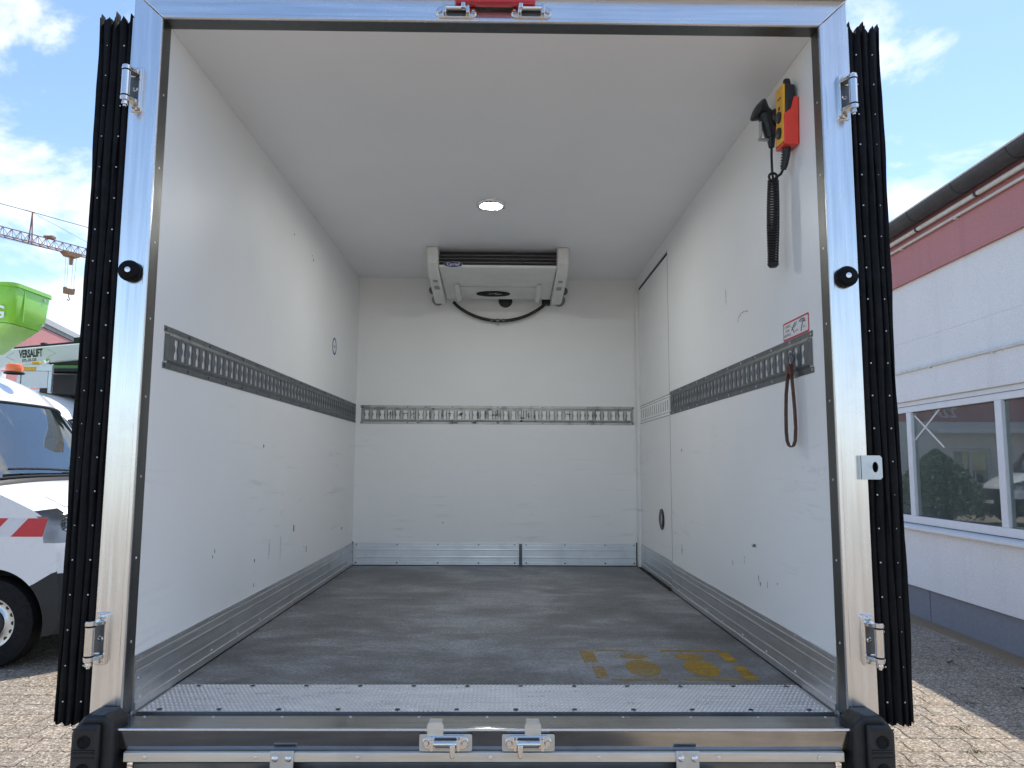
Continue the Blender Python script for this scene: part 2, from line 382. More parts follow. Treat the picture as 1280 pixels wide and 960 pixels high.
def text(body, size, origin, xa, ya, name, mat, parent, sx=1.0, bold=0, extrude=.0006):
    vs, fs = text_mesh(body, size, extrude, bold); xa = Vector(xa).normalized(); ya = Vector(ya).normalized(); na = xa.cross(ya); o = Vector(origin)
    m = MB().add([o + xa*v.x*sx + ya*v.y + na*v.z for v in vs], fs)
    return m.build(name, mat, parent, smooth=False, fix=False)
XY = lambda a, b, h: (a, b, h)
XZ = lambda a, b, h: (a, h, b)
YZ = lambda a, b, h: (h, a, b)
def rrect(x0, x1, y0, y1, r, n=4):
    out = []
    for cx, cy, a0 in ((x1-r, y1-r, 0), (x0+r, y1-r, 90), (x0+r, y0+r, 180), (x1-r, y0+r, 270)):
        for i in range(n+1):
            t = R(a0+90*i/n); out.append((cx+r*math.cos(t), cy+r*math.sin(t)))
    return out
def ell(cx, cy, rx, ry, n=28, a=0): return [(cx+rx*math.cos(2*math.pi*i/n+a), cy+ry*math.sin(2*math.pi*i/n+a)) for i in range(n)]

# ------------------------------------------------------------------ the ground
m = MB(); m.add([(-400, -400, -.028), (400, -400, -.028), (400, 600, -.028), (-400, 600, -.028)], [(0, 1, 2, 3)])
tag(m.build('ground', 'asphalt', None, fix=False), 'grey yard surface stretching out beyond the paved area', 'ground', kind='structure')
m = MB(); m.add([(-9, -9, -.012), (4.7, -9, -.012), (4.7, 15, -.012), (-9, 15, -.012)], [(0, 1, 2, 3)])
bed = tag(m.build('paved_yard', 'soil', None, fix=False), 'yard of interlocking concrete pavers with sandy joints', 'pavement', kind='structure')
PW, PD = .195, .205
def paver_outline(g=.0032):
    # wavy interlocking stone: each side follows the joint lines of the bond
    ew = lambda x: .009*math.sin(2*math.pi*x/(PW/2) + .6)
    ed = lambda y: .008*math.sin(2*math.pi*y/PD)
    pts = []; k = 6
    for i in range(k): x = -PW/2 + PW*i/k; pts.append((x + (g if i == 0 else 0), -PD/2 + ew(x) + g))
    for i in range(k): y = -PD/2 + PD*i/k; pts.append((PW/2 + ed(y) - g, y + (ew(PW/2) if i == 0 else 0) + (g if i == 0 else 0)))
    for i in range(k): x = PW/2 - PW*i/k; pts.append((x - (g if i == 0 else 0), PD/2 + ew(x) - g))
    for i in range(k): y = PD/2 - PD*i/k; pts.append((-PW/2 + ed(y) + g, y + (ew(-PW/2) if i == 0 else 0) - (g if i == 0 else 0)))
    return pts
PO = paver_outline()
def paver_geo(dx=0, dy=0, dz=0, tx=0, ty=0):
    n = len(PO); ins = .968
    vs = [(x+dx, y+dy, -.02+dz) for x, y in PO] + [(x+dx, y+dy, -.0032+dz+tx*x+ty*y) for x, y in PO] + [(x*ins+dx, y*ins+dy, 0+dz+tx*x+ty*y) for x, y in PO]
    fs = [(i, (i+1) % n, n+(i+1) % n, n+i) for i in range(n)] + [(n+i, n+(i+1) % n, 2*n+(i+1) % n, 2*n+i) for i in range(n)] + [tuple(range(2*n, 3*n))]
    return vs, fs
cells = []
for j in range(int(24/PD)):
    y = -9 + PD*(j+.5)
    for i in range(int(13.55/PW)):
        x = -9 + PW*(i+.5+(.5 if j % 2 else 0)); cells.append((x, y))
near = sorted([c for c in cells if 1.95 < c[0] < 4.2 and 1.9 < c[1] < 6.6], key=lambda c: c[1])[:205] + \
       sorted([c for c in cells if -4.2 < c[0] < -2.2 and 1.9 < c[1] < 4.3], key=lambda c: c[1])[:95]
nearset = set(near)
pm = MB().add(*paver_geo()).mesh('paver', 'paver', ang=25)
for x, y in near:
    o = bpy.data.objects.new('paver', pm); COL.objects.link(o); o.parent = bed
    o.location = (x, y, random.uniform(-.001, .001)); o.rotation_euler = (random.uniform(-.005, .005), random.uniform(-.005, .005), 0)
far = MB(); rn = []
for x, y in cells:
    if (x, y) in nearset or abs(x) < .9 and 0 < y < 3: continue
    vs, fs = paver_geo(x, y, random.uniform(-.001, .001), random.uniform(-.005, .005), random.uniform(-.005, .005))
    far.add(vs, fs); rn += [random.random()]*len(fs)
fo = far.build('paver_field', 'paver_far', bed, kind='stuff', fix=False, ang=25)
at = fo.data.attributes.new('rnd', 'FLOAT', 'FACE'); at.data.foreach_set('value', rn)
# weeds growing in the joints
m = MB()
for cx, cy, k, rr_ in ((3.02, 3.95, 26, .05), (3.28, 3.12, 22, .045), (2.62, 2.75, 40, .06), (2.9, 2.62, 34, .07), (2.75, 2.25, 34, .055), (3.25, 2.12, 30, .06), (3.6, 2.05, 22, .04), (-2.75, 2.3, 14, .05), (3.9, 3.5, 10, .05), (4.1, 4.6, 14, .08)):
    for i in range(k):
        a = random.uniform(0, 6.28); q = random.uniform(0, rr_); x, y = cx+q*math.cos(a)*1.3, cy+q*math.sin(a)*.6; h = random.uniform(.008, .024); b = random.uniform(0, 6.28); w = .0022
        lx, ly = random.uniform(-.012, .012), random.uniform(-.012, .012)
        m.add([(x-w*math.cos(b), y-w*math.sin(b), -.004), (x+w*math.cos(b), y+w*math.sin(b), -.004), (x+lx+w*.5, y+ly, h*.7), (x+lx*1.9, y+ly*1.9, h)], [(0, 1, 2), (0, 2, 3)])
tag(m.build('weeds', 'grass', None, fix=False, smooth=False), 'small tufts of weed in the joints of the pavers', 'weeds', kind='stuff')
def leaf(name, x, y, l, w, rz, label):
    m = MB(); pts = []
    for i in range(9):
        t = i/8; ww = w*math.sin(math.pi*min(1, t*.96+.02))**.8; pts.append((l*(t-.5), ww, .006+.014*(t-.5)**2*4+.004))
    vs = []; fs = []
    for px_, pw_, pz_ in pts: vs += [(px_, -pw_, pz_+.006), (px_, 0, pz_), (px_, pw_, pz_+.008)]
    for i in range(8):
        for k in (0, 1): fs.append((3*i+k, 3*i+3+k, 3*i+4+k, 3*i+1+k))
    n = len(vs); vs += [(a, b, c-.0015) for a, b, c in vs]; fs += [tuple(n+q for q in reversed(f)) for f in fs]
    m.add(vs, fs).xf(Matrix.Translation((x, y, 0)) @ Matrix.Rotation(rz, 4, 'Z'))
    return tag(m.build(name, 'dry_leaf'), label, 'leaf')
leaf('dry_leaf', 3.86, 3.42, .075, .02, .2, 'curled reddish brown leaf lying alone on the shaded pavers')
leaf('dry_leaf', 3.55, 4.55, .13, .012, -.1, 'long narrow dark leaf on the pavers near the plinth')
leaf('dry_leaf', 3.03, 4.4, .05, .016, .9, 'small crumpled dark leaf on the pavers in shade')
leaf('dry_leaf', 3.75, 4.15, .08, .013, .4, 'thin twisted dry leaf beside the stone gutter strip')

# ------------------------------------------------------------------ the workshop on the right
BA = R(2.0); BM = Matrix.Translation((4.47, 4.3, 0)) @ Matrix.Rotation(-BA, 4, 'Z')    # local: x = into the building, y = along the wall
wk = empty('workshop_building', (4.47, 4.3, 0), 'white plastered workshop with red band under a dark gutter and strip windows', 'building')
def wb(name, mat, fn, parent=wk, **k):
    m = MB(); fn(m); m.xf(BM); return m.build(name, mat, parent, **k)
U0, U1 = -3.2, 9.0
wb('plinth', 'plinth_grey', lambda m: [m.box(.03, .3, a, b-.012, -.02, .33) for a, b in ((U0, -2.2), (-2.2, -.35), (-.35, 1.5), (1.5, 3.4), (3.4, 5.3), (5.3, U1))], bevel=.004)
def wall_low(m): m.box(0, .3, U0, U1, .33, .95)
wb('wall', 'plaster_white', wall_low, bevel=.006)
wb('wall', 'plaster_white', lambda m: m.box(0, .3, U0, U1, 2.34, 2.66), bevel=.006)
wb('wall', 'plaster_white', lambda m: m.box(.012, .3, U0, U1, 2.66, 2.985), bevel=.004)
wb('wall', 'plaster_white', lambda m: m.box(.012, .3, U0, U1, 2.997, 3.65), bevel=.004)
wb('groove', 'plaster_white', lambda m: m.box(.017, .3, U0, U1, 2.985, 2.997))
wb('wall', 'plaster_white', lambda m: m.box(0, .3, U0, -2.6, .95, 2.34), bevel=.004)
wb('wall', 'plaster_white', lambda m: m.box(0, .3, 7.2, U1, .95, 2.34), bevel=.004)
wb('ledge_strip', 'pipe_white', lambda m: m.box(-.022, .012, U0, U1, 2.655, 2.685), bevel=.006)
wb('red_band', 'plaster_red', lambda m: m.box(-.012, .3, U0, U1, 3.65, 4.24), bevel=.006)
wb('drip_edge', 'plaster_red', lambda m: m.box(-.026, -.012, U0, U1, 3.645, 3.668), bevel=.003)
wb('inner_wall', 'room_grey', lambda m: (m.box(5.0, 5.15, U0, U1, 0, 4.2), m.box(.3, 5.0, U0, U0+.15, 0, 4.2), m.box(.3, 5.0, U1-.15, U1, 0, 4.2), m.box(.3, 5.0, U0, U1, .0, .05), m.box(.3, 5.0, U0+.15, U1-.15, 3.0, 3.1)))
wb('roof', 'roof_grey', lambda m: m.prism([(-.16, 4.32), (5.3, 4.9), (5.3, 4.82), (-.16, 4.25)], U0-.2, U1+.2, lambda a, b, h: (a, h, b)))
def gutter(m):
    n = 10; c = (-.13, 4.285); ro, ri = .105, .098
    sec = [(c[0]+ro*math.cos(math.pi+math.pi*i/n), c[1]+ro*math.sin(math.pi+math.pi*i/n)) for i in range(n+1)] + [(c[0]+ri*math.cos(-math.pi*i/n), c[1]+ri*math.sin(-math.pi*i/n)) for i in range(n+1)]
    m.prism(sec, U0-.2, U1+.2, lambda a, b, h: (a, h, b))
gt = wb('gutter', 'gutter_grey', gutter)
wb('gutter_bead', 'pipe_white', lambda m: m.cyl((-.235, U0-.2, 4.288), (-.235, U1+.2, 4.288), .009, n=10), gt)
for u in [1.042-.81*k for k in range(-4, 5)]:
    def jt(m, u=u):
        n = 10; c = (-.13, 4.285); ro = .1085
        sec = [(c[0]+ro*math.cos(math.pi+math.pi*i/n), c[1]+ro*math.sin(math.pi+math.pi*i/n)) for i in range(n+1)] + [(c[0]+.1*math.cos(-math.pi*i/n), c[1]+.1*math.sin(-math.pi*i/n)) for i in range(n+1)]
        m.prism(sec, u, u+.025, lambda a, b, h: (a, h, b))
    wb('gutter_joint', 'gutter_grey', jt, gt)
wb('roof_screw', 'dark_fastener', lambda m: [m.cyl((-.1, U0+.2*k, 4.325), (-.1, U0+.2*k, 4.355), .012, .008, 8) for k in range(58)], kind='stuff')
wb('soffit', 'gutter_grey', lambda m: m.box(-.05, .2, U0-.1, U1+.1, 4.243, 4.262))
p1 = wb('conduit', 'pipe_white', lambda m: m.cyl((-.062, U0, 4.135), (-.062, U1, 4.135), .024, n=12))
wb('conduit', 'pipe_white', lambda m: m.cyl((-.04, U0, 4.05), (-.04, U1, 4.05), .015, n=10))
for u in [.1+1.05*k for k in range(-3, 8)]:
    wb('pipe_clip', 'gutter_grey', lambda m: m.cyl((-.062, u, 4.135), (-.062, u+.035, 4.135), .028, n=12), p1)
    wb('pipe_clip', 'pipe_white', lambda m: (m.box(-.05, -.012, u+.4, u+.43, 4.025, 4.036),), p1)
    wb('ledge_clip', 'pipe_white', lambda m: m.box(-.03, 0, u, u+.02, 2.642, 2.656))
# strip window: frame, mullions, panes
ml = [.17+1.572*k for k in range(-1, 5)]
fr = wb('window_frame', 'window_white', lambda m: (m.box(.035, .11, -2.6, 7.2, 2.22, 2.34), m.box(.035, .11, -2.6, 7.2, .99, 1.085)), bevel=.006)
for u in ml: wb('mullion', 'window_white', lambda m: m.box(.03, .105, u-.048, u+.048, 1.085, 2.22), fr, bevel=.006)
for a, b in zip([-2.6]+ml, ml+[7.2]):
    wb('window_pane', 'window_glass', lambda m: m.box(.066, .074, a+.03, b-.03, 1.08, 2.225), fr, smooth=False)
    for z_ in (1.083, 2.213): wb('glazing_bead', 'gutter_grey', lambda m: m.box(.06, .08, a+.048, b-.048, z_, z_+.008), fr)
wb('lintel_shadow_gap', 'gutter_grey', lambda m: m.box(.03, .05, -2.6, 7.2, 2.285, 2.289))
wb('window_sill', 'window_white', lambda m: m.prism([(-.06, .945), (-.06, .975), (.06, 1.0), (.06, .945)], -2.6, 7.2, lambda a, b, h: (a, h, b)), bevel=.005)
wb('sill_groove', 'gutter_grey', lambda m: m.box(.028, .036, -2.6, 7.2, 1.0, 1.006))
# two thin white strips crossing on the middle pane
for q_, x_ in (([(1.665, 2.19), (1.685, 2.175), (1.13, 1.81), (1.11, 1.825)], .064), ([(1.155, 2.212), (1.18, 2.222), (1.69, 1.92), (1.67, 1.905)], .062)):
    wb('cross_strip', 'pipe_white', lambda m: m.prism(q_, x_, x_+.0015, lambda a, b, h: (h, a, b)), fr, smooth=False)
st = MB(); st.box(-.17, .028, U0, U1, -.03, .004); st.xf(BM)
tag(st.build('drain_strip', 'gutter_stone', None, bevel=.004), 'brown stone strip along the foot of the workshop plinth', 'paving strip', kind='structure')

# ------------------------------------------------------------------ buildings across the yard
ob = empty('office_building', (-6, 26, 0), 'low white building with red band and glazed door across the yard', 'building')
m = MB(); m.box(-12, -7.6, 26, 34, 0, 3.3); m.box(-6.2, 3, 26, 34, 0, 3.3); m.box(-7.6, -6.2, 26, 34, 2.3, 3.3); m.build('wall', 'plaster_white', ob, bevel=.01)
m = MB(); m.box(-12.05, 3.05, 25.95, 34, 3.3, 4.3); m.build('red_band', 'plaster_red', ob, bevel=.01)
m = MB(); m.box(-12.2, 3.2, 25.8, 34.2, 4.3, 4.45); m.build('roof', 'roof_grey', ob)
m = MB(); m.box(-9.2, -5.4, 25.2, 25.95, 2.85, 2.98); m.build('canopy', 'window_white', ob, bevel=.01)
dr_ = MB(); dr_.box(-7.6, -7.5, 26.1, 26.2, 0, 2.3); dr_.box(-6.3, -6.2, 26.1, 26.2, 0, 2.3); dr_.box(-7.5, -6.3, 26.1, 26.2, 2.2, 2.3); dr_.box(-7.5, -6.3, 26.1, 26.2, .95, 1.05); dr_.box(-6.95, -6.85, 26.1, 26.2, 0, 2.1); dr_.box(-7.5, -6.3, 26.1, 26.2, 0, .1)
do_ = dr_.build('door', 'window_white', ob)
m = MB(); m.box(-7.5, -6.3, 26.14, 26.16, .1, 2.2); m.build('door_pane', 'window_glass', do_)
m = MB(); m.cyl((-7, 26.02, 1.0), (-7, 26.02, 1.5), .02); m.build('door_handle', 'polished_steel', do_)
text('22A', .55, (-5.98, 25.93, 3.62), (1, 0, 0), (0, 0, 1), 'house_number', 'badge_white', ob, extrude=.01)
hall = empty('industrial_hall', (-18, 24, 0), 'tall red walled hall with pale roof edge behind the lift boom', 'building')
HM = Matrix.Translation((-14.53, 21.38, 0)) @ Matrix.Rotation(R(12.8), 4, 'Z')
m = MB(); m.box(-9, 0, -5, 14, 0, 5.85); m.xf(HM); m.build('wall', 'plaster_red', hall, bevel=.02)
m = MB(); m.box(-9.2, .03, -5.2, 14.2, 5.85, 5.98); m.xf(HM); m.build('roof_edge', 'dark_steel', hall)
m = MB(); m.prism([(.06, 5.982), (.06, 6.16), (-4.5, 7.2), (-9.2, 6.16), (-9.2, 5.982)], -5.2, 14.2, lambda a, b, h: (a, h, b)); m.xf(HM); m.build('roof', 'roof_grey', hall)

def bush(name, cx, cy, rx, h, n, label):
    b = empty(name, (cx, cy, 0), label, 'shrub')
    m = MB(); m.lathe([(rx*.25, .0), (rx*.75, .25*h), (rx*.7, .6*h), (rx*.35, .85*h), (0, .95*h)], (cx, cy, 0), (0, 0, 1), 12); m.build('branches', 'hedge_core', b)
    m = MB()
    for i in range(n):
        t = random.random()**.8; a = random.uniform(0, 6.28); r_ = rx*(1-t**2.2)*random.uniform(.75, 1.06)+.05; z = .1+t*h*.97
        p = Vector((cx+r_*math.cos(a), cy+r_*math.sin(a), z)); d = Vector((random.gauss(0, 1), random.gauss(0, 1), random.gauss(0, 1))).normalized(); e = d.orthogonal().normalized(); s = random.uniform(.03, .07)
        m.add([p-d*s, p+e*s*.5, p+d*s, p-e*s*.5], [(0, 1, 2, 3)])
    m.build('foliage', 'leaves', b, fix=False, smooth=False, kind='stuff'); return b
bush('clipped_bush', -3.0, 20.8, 1.25, 2.1, 5000, 'tall rounded dark bush mirrored in the workshop window')
bush('clipped_bush', -8.2, 23.6, 1.0, 1.5, 2500, 'low leafy bush beside the glazed door of the white office')

# ------------------------------------------------------------------ the box truck
tk = empty('box_truck', (0, 1.6, 0), 'white box truck seen through its open rear doorway framed in aluminium', 'truck')
BX = 1.088
def part(name, mat, fn, parent=tk, **k):
    m = MB(); fn(m); return m.build(name, mat, parent, **k)
# walls, roof, floor
wl_ = part('side_wall', 'grp_wall', lambda m: m.box(-1.035, -1.0, .0555, L+.03, F-.03, ZC+.02))
part('outer_skin', 'truck_skin', lambda m: m.box(-BX, -1.0355, .0555, L+.09, F-.12, ZC+.075), bevel=.004)
wr_ = part('side_wall', 'grp_wall', lambda m: (m.box(1.0, 1.035, .0555, 2.1, F-.03, ZC+.02), m.box(1.0, 1.035, 2.1, L+.03, 2.876, ZC+.02)))
part('outer_skin', 'truck_skin', lambda m: m.box(1.0355, BX, .0555, L+.09, F-.12, ZC+.075), bevel=.004)
bk_ = part('end_wall', 'grp_back', lambda m: m.box(-1.0, 1.0, L, L+.029, F-.03, ZC))
part('outer_skin', 'truck_skin', lambda m: m.box(-1.035, 1.035, L+.0305, L+.09, F-.12, ZC+.075))
part('ceiling', 'grp_ceiling', lambda m: m.box(-.9995, .9995, .0555, L+.029, ZC, ZC+.019))
part('roof', 'truck_skin', lambda m: m.box(-1.0352, 1.0352, .0615, L+.09, ZC+.021, ZC+.078))
fl = part('floor', 'floor_resin', lambda m: m.box(-.9995, .9995, .318, L-.001, F-.06, F))
# side door in the right hand wall, next to the bulkhead
sd_ = part('side_door', 'grp_wall', lambda m: m.box(1.004, 1.0345, 2.105, 3.028, F+.006, 2.857), bevel=.002)
part('door_gap', 'sealant', lambda m: m.box(1.0068, 1.02, 2.1003, 3.033, 2.8573, 2.8757), sd_)
part('door_gap', 'sealant', lambda m: m.box(.9997, 1.02, 2.1004, 2.1046, F+.165, 2.8758), sd_)
part('door_gap', 'sealant', lambda m: m.box(1.0062, 1.02, 3.0283, 3.0338, F, 2.857), sd_)
part('corner_post', 'grp_back', lambda m: m.box(.985, 1.034, 3.034, L-.0005, F+.002, 2.874), bevel=.002)
def ringpull(m): m.lathe([(.062, 0), (.062, .006), (.052, .009), (.034, .009), (.030, .003), (.030, 0)], (1.0035, 2.373, 1.297), (-1, 0, 0), 32)
part('ring_pull', 'black_plastic', ringpull, sd_)
part('ring_pull_bar', 'zinc_plate', lambda m: m.box(.996, 1.0035, 2.365, 2.381, 1.262, 1.332), sd_, bevel=.002)
def ghost(m):
    m.box(1.0032, 1.0039, 2.12, 3.02, 2.026, 2.032); m.box(1.0032, 1.0039, 2.12, 3.02, 2.012, 2.016); m.box(1.0032, 1.0039, 2.12, 3.02, 1.906, 1.911); m.box(1.0032, 1.0039, 2.12, 3.02, 1.924, 1.928)
    for i in range(14): y = 2.16+i*.062; m.box(1.0032, 1.0039, y, y+.017, 1.94, 2.0)
part('rail_imprint', 'ghost_print', ghost, sd_, smooth=False, label='faint grey print left by a rail on the side door')
# dark mastic lines in the corners
part('mastic', 'sealant', lambda m: (m.box(-.9985, -.990, .33, L-.01, F+.0005, F+.004), m.box(.990, .9985, .33, 2.1, F+.0005, F+.004), m.box(.98, .9985, 2.1, 3.03, F+.0005, F+.007), m.box(-.99, .985, L-.009, L-.0015, F+.0005, F+.004), m.box(-.9995, -.993, L-.007, L-.0008, F, F+.162), m.box(.978, .985, L-.007, L-.0008, F, F+.162)))
# kick plates with extruded ribs
def kick(m, sgn, wallx, a0, a1, mode, z0=F+.006, hh=.15):
    pr = [(0, 0), (.010, 0), (.010, .020), (.006, .022), (.006, .046), (.0072, .048), (.0072, .056), (.006, .058), (.006, .098), (.0072, .1), (.0072, .106), (.006, .108), (.006, .132), (.0045, .134), (.0045, hh), (0, hh)]
    if mode == 'y': m.prism([(wallx+sgn*c, z0+z) for c, z in pr], a0, a1, lambda a, b, h: (a, h, b))
    else: m.prism([(wallx+sgn*c, z0+z) for c, z in pr], a0, a1, lambda a, b, h: (h, a, b))
def rivets(m, pts, nrm, r=.0055, h=.003):
    for p in pts: m.lathe([(r, -.002), (r, 0), (r*.75, h*.75), (0, h)], p, nrm, 8)
RY = [.09+.262*k for k in range(12)]
k1 = part('kick_plate', 'kick_aluminium', lambda m: kick(m, 1, -.9995, .0555, L-.002, 'y'), ang=20)
part('rivet_row', 'rivet_metal', lambda m: rivets(m, [(-.9965, y, F+.146) for y in RY] + [(-.9935, y, F+.034) for y in RY] + [(-.9935, .075, F+.09)], (1, 0, 0)), k1, kind='stuff')
k2 = part('kick_plate', 'kick_aluminium', lambda m: kick(m, -1, .9995, .0555, 2.098, 'y'), ang=20)
part('rivet_row', 'rivet_metal', lambda m: rivets(m, [(.9965, y, F+.146) for y in RY[:8]] + [(.9935, y, F+.034) for y in RY[:8]] + [(.9935, .075, F+.09)], (-1, 0, 0)), k2, kind='stuff')
k3 = part('kick_plate', 'kick_aluminium', lambda m: kick(m, -1, 1.0035, 2.107, 3.026, 'y', F+.012), sd_, ang=20)
k4 = part('kick_plate', 'tread_aluminium', lambda m: kick(m, -1, L-.0003, -.985, .158, 'x'), ang=20)
k5 = part('kick_plate', 'tread_aluminium', lambda m: kick(m, -1, L-.0003, .184, .976, 'x'), ang=20)
part('joint_strip', 'dark_steel', lambda m: m.box(.160, .182, L-.004, L-.0006, F+.006, F+.15))
bx_ = [-.97+.283*k for k in range(4)]+[.13, .21, .48, .76, .962]
part('rivet_row', 'dark_fastener', lambda m: rivets(m, [(x, L-.003, F+.143) for x in bx_[:5]] + [(x, L-.010, F+.020) for x in bx_[:5]], (0, -1, 0), .006), k4, kind='stuff')
part('rivet_row', 'dark_fastener', lambda m: rivets(m, [(x, L-.003, F+.143) for x in bx_[5:]] + [(x, L-.010, F+.020) for x in bx_[5:]], (0, -1, 0), .006), k5, kind='stuff')

# lashing rails with slots
def rail_mesh(length, n, first, pitch=.0547, hb=.066, hs=.047, dep=.0055, th=.0016, e0=.03, e1=.03, holes=True):
    """a along the rail, b across, c away from the wall"""
    m = MB(); A = lambda a, b, h: (a, b, h)
    for sg in (1, -1):
        lo, hi = (hs, hb) if sg > 0 else (-hb, -hs)
        m.box(0, length, lo, hi, .0003, th)
        # sloping web
        m.prism([(sg*(hs+.002), .0), (sg*(hs+.002), th), (sg*(hs-.008), dep), (sg*(hs-.008), dep-th)], e0, length-e1, lambda a, b, h: (h, a, b))
    ins = hs-.008
    for a0, a1, c0, c1 in ((.006, e0, .0, dep), (length-e1, length-.006, dep, .0)):
        m.add([(a0, -ins-.006, c0+th), (a1, -ins, c1), (a1, ins, c1), (a0, ins+.006, c0+th)] if c0 < c1 else [(a0, -ins, c0), (a1, -ins-.006, c1+th), (a1, ins+.006, c1+th), (a0, ins, c0)], [(0, 1, 2, 3)])
    sh, sw = .032, .0145
    x = e0; cs = [first+pitch*i for i in range(n) if first+pitch*i < length-e1-.02]
    for i, c in enumerate(cs):
        nx = c+pitch/2 if i < len(cs)-1 else length-e1
        top_ = dep
        # hourglass slot cut between two plate halves
        slot = [(-sw, -sh), (-sw, -.014), (-sw+.005, -.009), (-sw+.008, 0), (-sw+.005, .009), (-sw, .014), (-sw, sh)]
        slotr = [(sw, -sh), (sw, -.014), (sw-.003, -.009), (sw-.004, 0), (sw-.003, .009), (sw, .014), (sw, sh)]
        m.prism([(x, -ins), (c, -ins), (c, -sh)] + [(c+p, q) for p, q in slot] + [(c, sh), (c, ins), (x, ins)], top_-th, top_, A)
        m.prism([(nx, ins), (c, ins), (c, sh)] + [(c+p, q) for p, q in reversed(slotr)] + [(c, -sh), (c, -ins), (nx, -ins)], top_-th, top_, A)
        x = nx
    return m
def screws_along(length, step, hb=.056):
    m = MB(); a = .012
    while a < length:
        for b in (-hb, hb): m.lathe([(.0045, .0015), (.0045, .003), (.002, .0036), (0, .0036)], (a, b, 0), (0, 0, 1), 8)
        a += step
    return m
def place_rail(m, mp): m.v = [mp(*v) for v in m.v]; return m
RZ = 1.973
ml_ = lambda a, b, c: (-.9998+c, .122+a, RZ+b)
r1 = place_rail(rail_mesh(2.985, 53, .081), ml_).build('lashing_rail', 'galvanised_rail', tk, smooth=False, label='long slotted galvanised rail on the left hand wall')
place_rail(screws_along(2.98, .17), ml_).build('screw_row', 'dark_fastener', r1, kind='stuff')
mr_ = lambda a, b, c: (.9998-c, .128+a, RZ+b)
r2 = place_rail(rail_mesh(1.96, 34, .075), mr_).build('lashing_rail', 'galvanised_rail', tk, smooth=False, label='slotted galvanised rail on the right hand wall with a strap')
place_rail(screws_along(1.95, .17), mr_).build('screw_row', 'rivet_metal', r2, kind='stuff')
mb_ = lambda a, b, c: (-.968+a, L-.0002-c*.6, 1.968+b)
r3 = place_rail(rail_mesh(1.946, 35, .045, e0=.012, e1=.012), mb_).build('lashing_rail', 'dirty_rail', tk, smooth=False, label='grimy slotted rail across the end wall')
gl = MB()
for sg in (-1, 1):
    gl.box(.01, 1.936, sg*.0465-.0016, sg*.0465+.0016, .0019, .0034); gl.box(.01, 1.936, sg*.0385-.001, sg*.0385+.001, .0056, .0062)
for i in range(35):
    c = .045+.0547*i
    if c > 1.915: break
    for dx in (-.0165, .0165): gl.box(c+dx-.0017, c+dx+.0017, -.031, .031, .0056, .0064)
place_rail(gl, mb_).build('grime_shade_line', 'grime_and_shade', r3, smooth=False, kind='stuff')  # dirt lines along the flanges plus shadow outlines painted beside each slot
g = random.Random(4)
for i in range(34):
    # greasy smudges gathered round the middle of the rail
    a_ = min(1.9, max(.05, g.gauss(.82, .32))); tall = g.random() < .45; w_ = g.uniform(.003, .007) if tall else g.uniform(.008, .028); h_ = g.uniform(.03, .06) if tall else g.uniform(.003, .009); b_ = 0 if tall else g.choice((-.055, .055, -.04, .04, 0, .01, -.02)); k0 = i*.00001
    h_ = min(h_, .064-abs(b_)); m = MB(); m.prism([(a_+w_*g.uniform(.3, 1.2)*math.cos(2*math.pi*k/13), b_+h_*g.uniform(.5, 1.)*math.sin(2*math.pi*k/13)) for k in range(13)], .0057, .0066+k0*20, XY)
    place_rail(m, mb_).build('grime_patch', 'grime_and_shade' if i % 3 == 0 else 'scuff', r3, smooth=False)
place_rail(screws_along(1.94, .32), mb_).build('screw_row', 'dark_fastener', r3, kind='stuff')

# sill: tread plate, threshold, bumper face
tp = part('tread_plate', 'tread_aluminium', lambda m: m.box(-.985, .985, .056, .3175, F-.002, F+.003), bevel=.001)
def tread(m):
    px_, py_ = .0135, .0125; j = 0; y = .062
    while y < .314:
        x = -.978 + (px_/2 if j % 2 else 0); s = 1 if j % 2 else -1
        while x < .978:
            l, w, h = .0056, .0026, .0022; c, sn = math.cos(s*R(45)), math.sin(s*R(45)); k = len(m.v)
            for a, b, z in ((l, 0, 0), (0, w, 0), (-l, 0, 0), (0, -w, 0), (l*.35, 0, h), (-l*.35, 0, h)): m.v.append((x+a*c-b*sn, y+a*sn+b*c, F+.0029+z))
            m.f += [(k, k+1, k+4), (k+1, k+5, k+4), (k+1, k+2, k+5), (k+2, k+3, k+5), (k+3, k+4, k+5), (k+3, k, k+4)]
            x += px_
        y += py_; j += 1
part('tread_pattern', 'tread_raised', tread, tp, kind='stuff', fix=False, smooth=False)
def treadscrews(m):
    for i in range(12):
        for y, o in ((.075, 0), (.300, .02)): m.lathe([(.0075, 0), (.0075, .0006), (0, .0012)], (-.93+i*.1685+o, y, F+.0045), (0, 0, 1), 10)
part('countersunk_screw', 'dark_fastener', treadscrews, tp, kind='stuff')
part('threshold', 'sill_steel', lambda m: m.prism([(-.052, F-.002), (.0545, F-.002), (.0545, F-.03), (-.052, F-.03)], -.9985, .9985, lambda a, b, h: (h, a, b)), bevel=.002)
part('threshold_lip', 'dark_steel', lambda m: m.box(-.985, .985, .0548, .0558, F-.002, F+.004))
part('threshold_rivets', 'rivet_metal', lambda m: rivets(m, [(-.95+.19*i, .03, F-.002) for i in range(11)], (0, 0, 1), .0045, .002), kind='stuff')
def bfc(m):
    m.add([(-.9985, -.066, F-.001), (.9985, -.066, F-.001), (.972, -.050, F-.0618), (-.972, -.050, F-.0618), (-.9985, -.0525, F-.001), (.9985, -.0525, F-.001), (.972, -.0375, F-.0618), (-.972, -.0375, F-.0618)], [(0, 1, 2, 3), (7, 6, 5, 4), (0, 4, 5, 1), (3, 2, 6, 7), (0, 3, 7, 4), (1, 5, 6, 2)])
part('bumper_face', 'sill_steel', bfc, bevel=.003, seg=3)
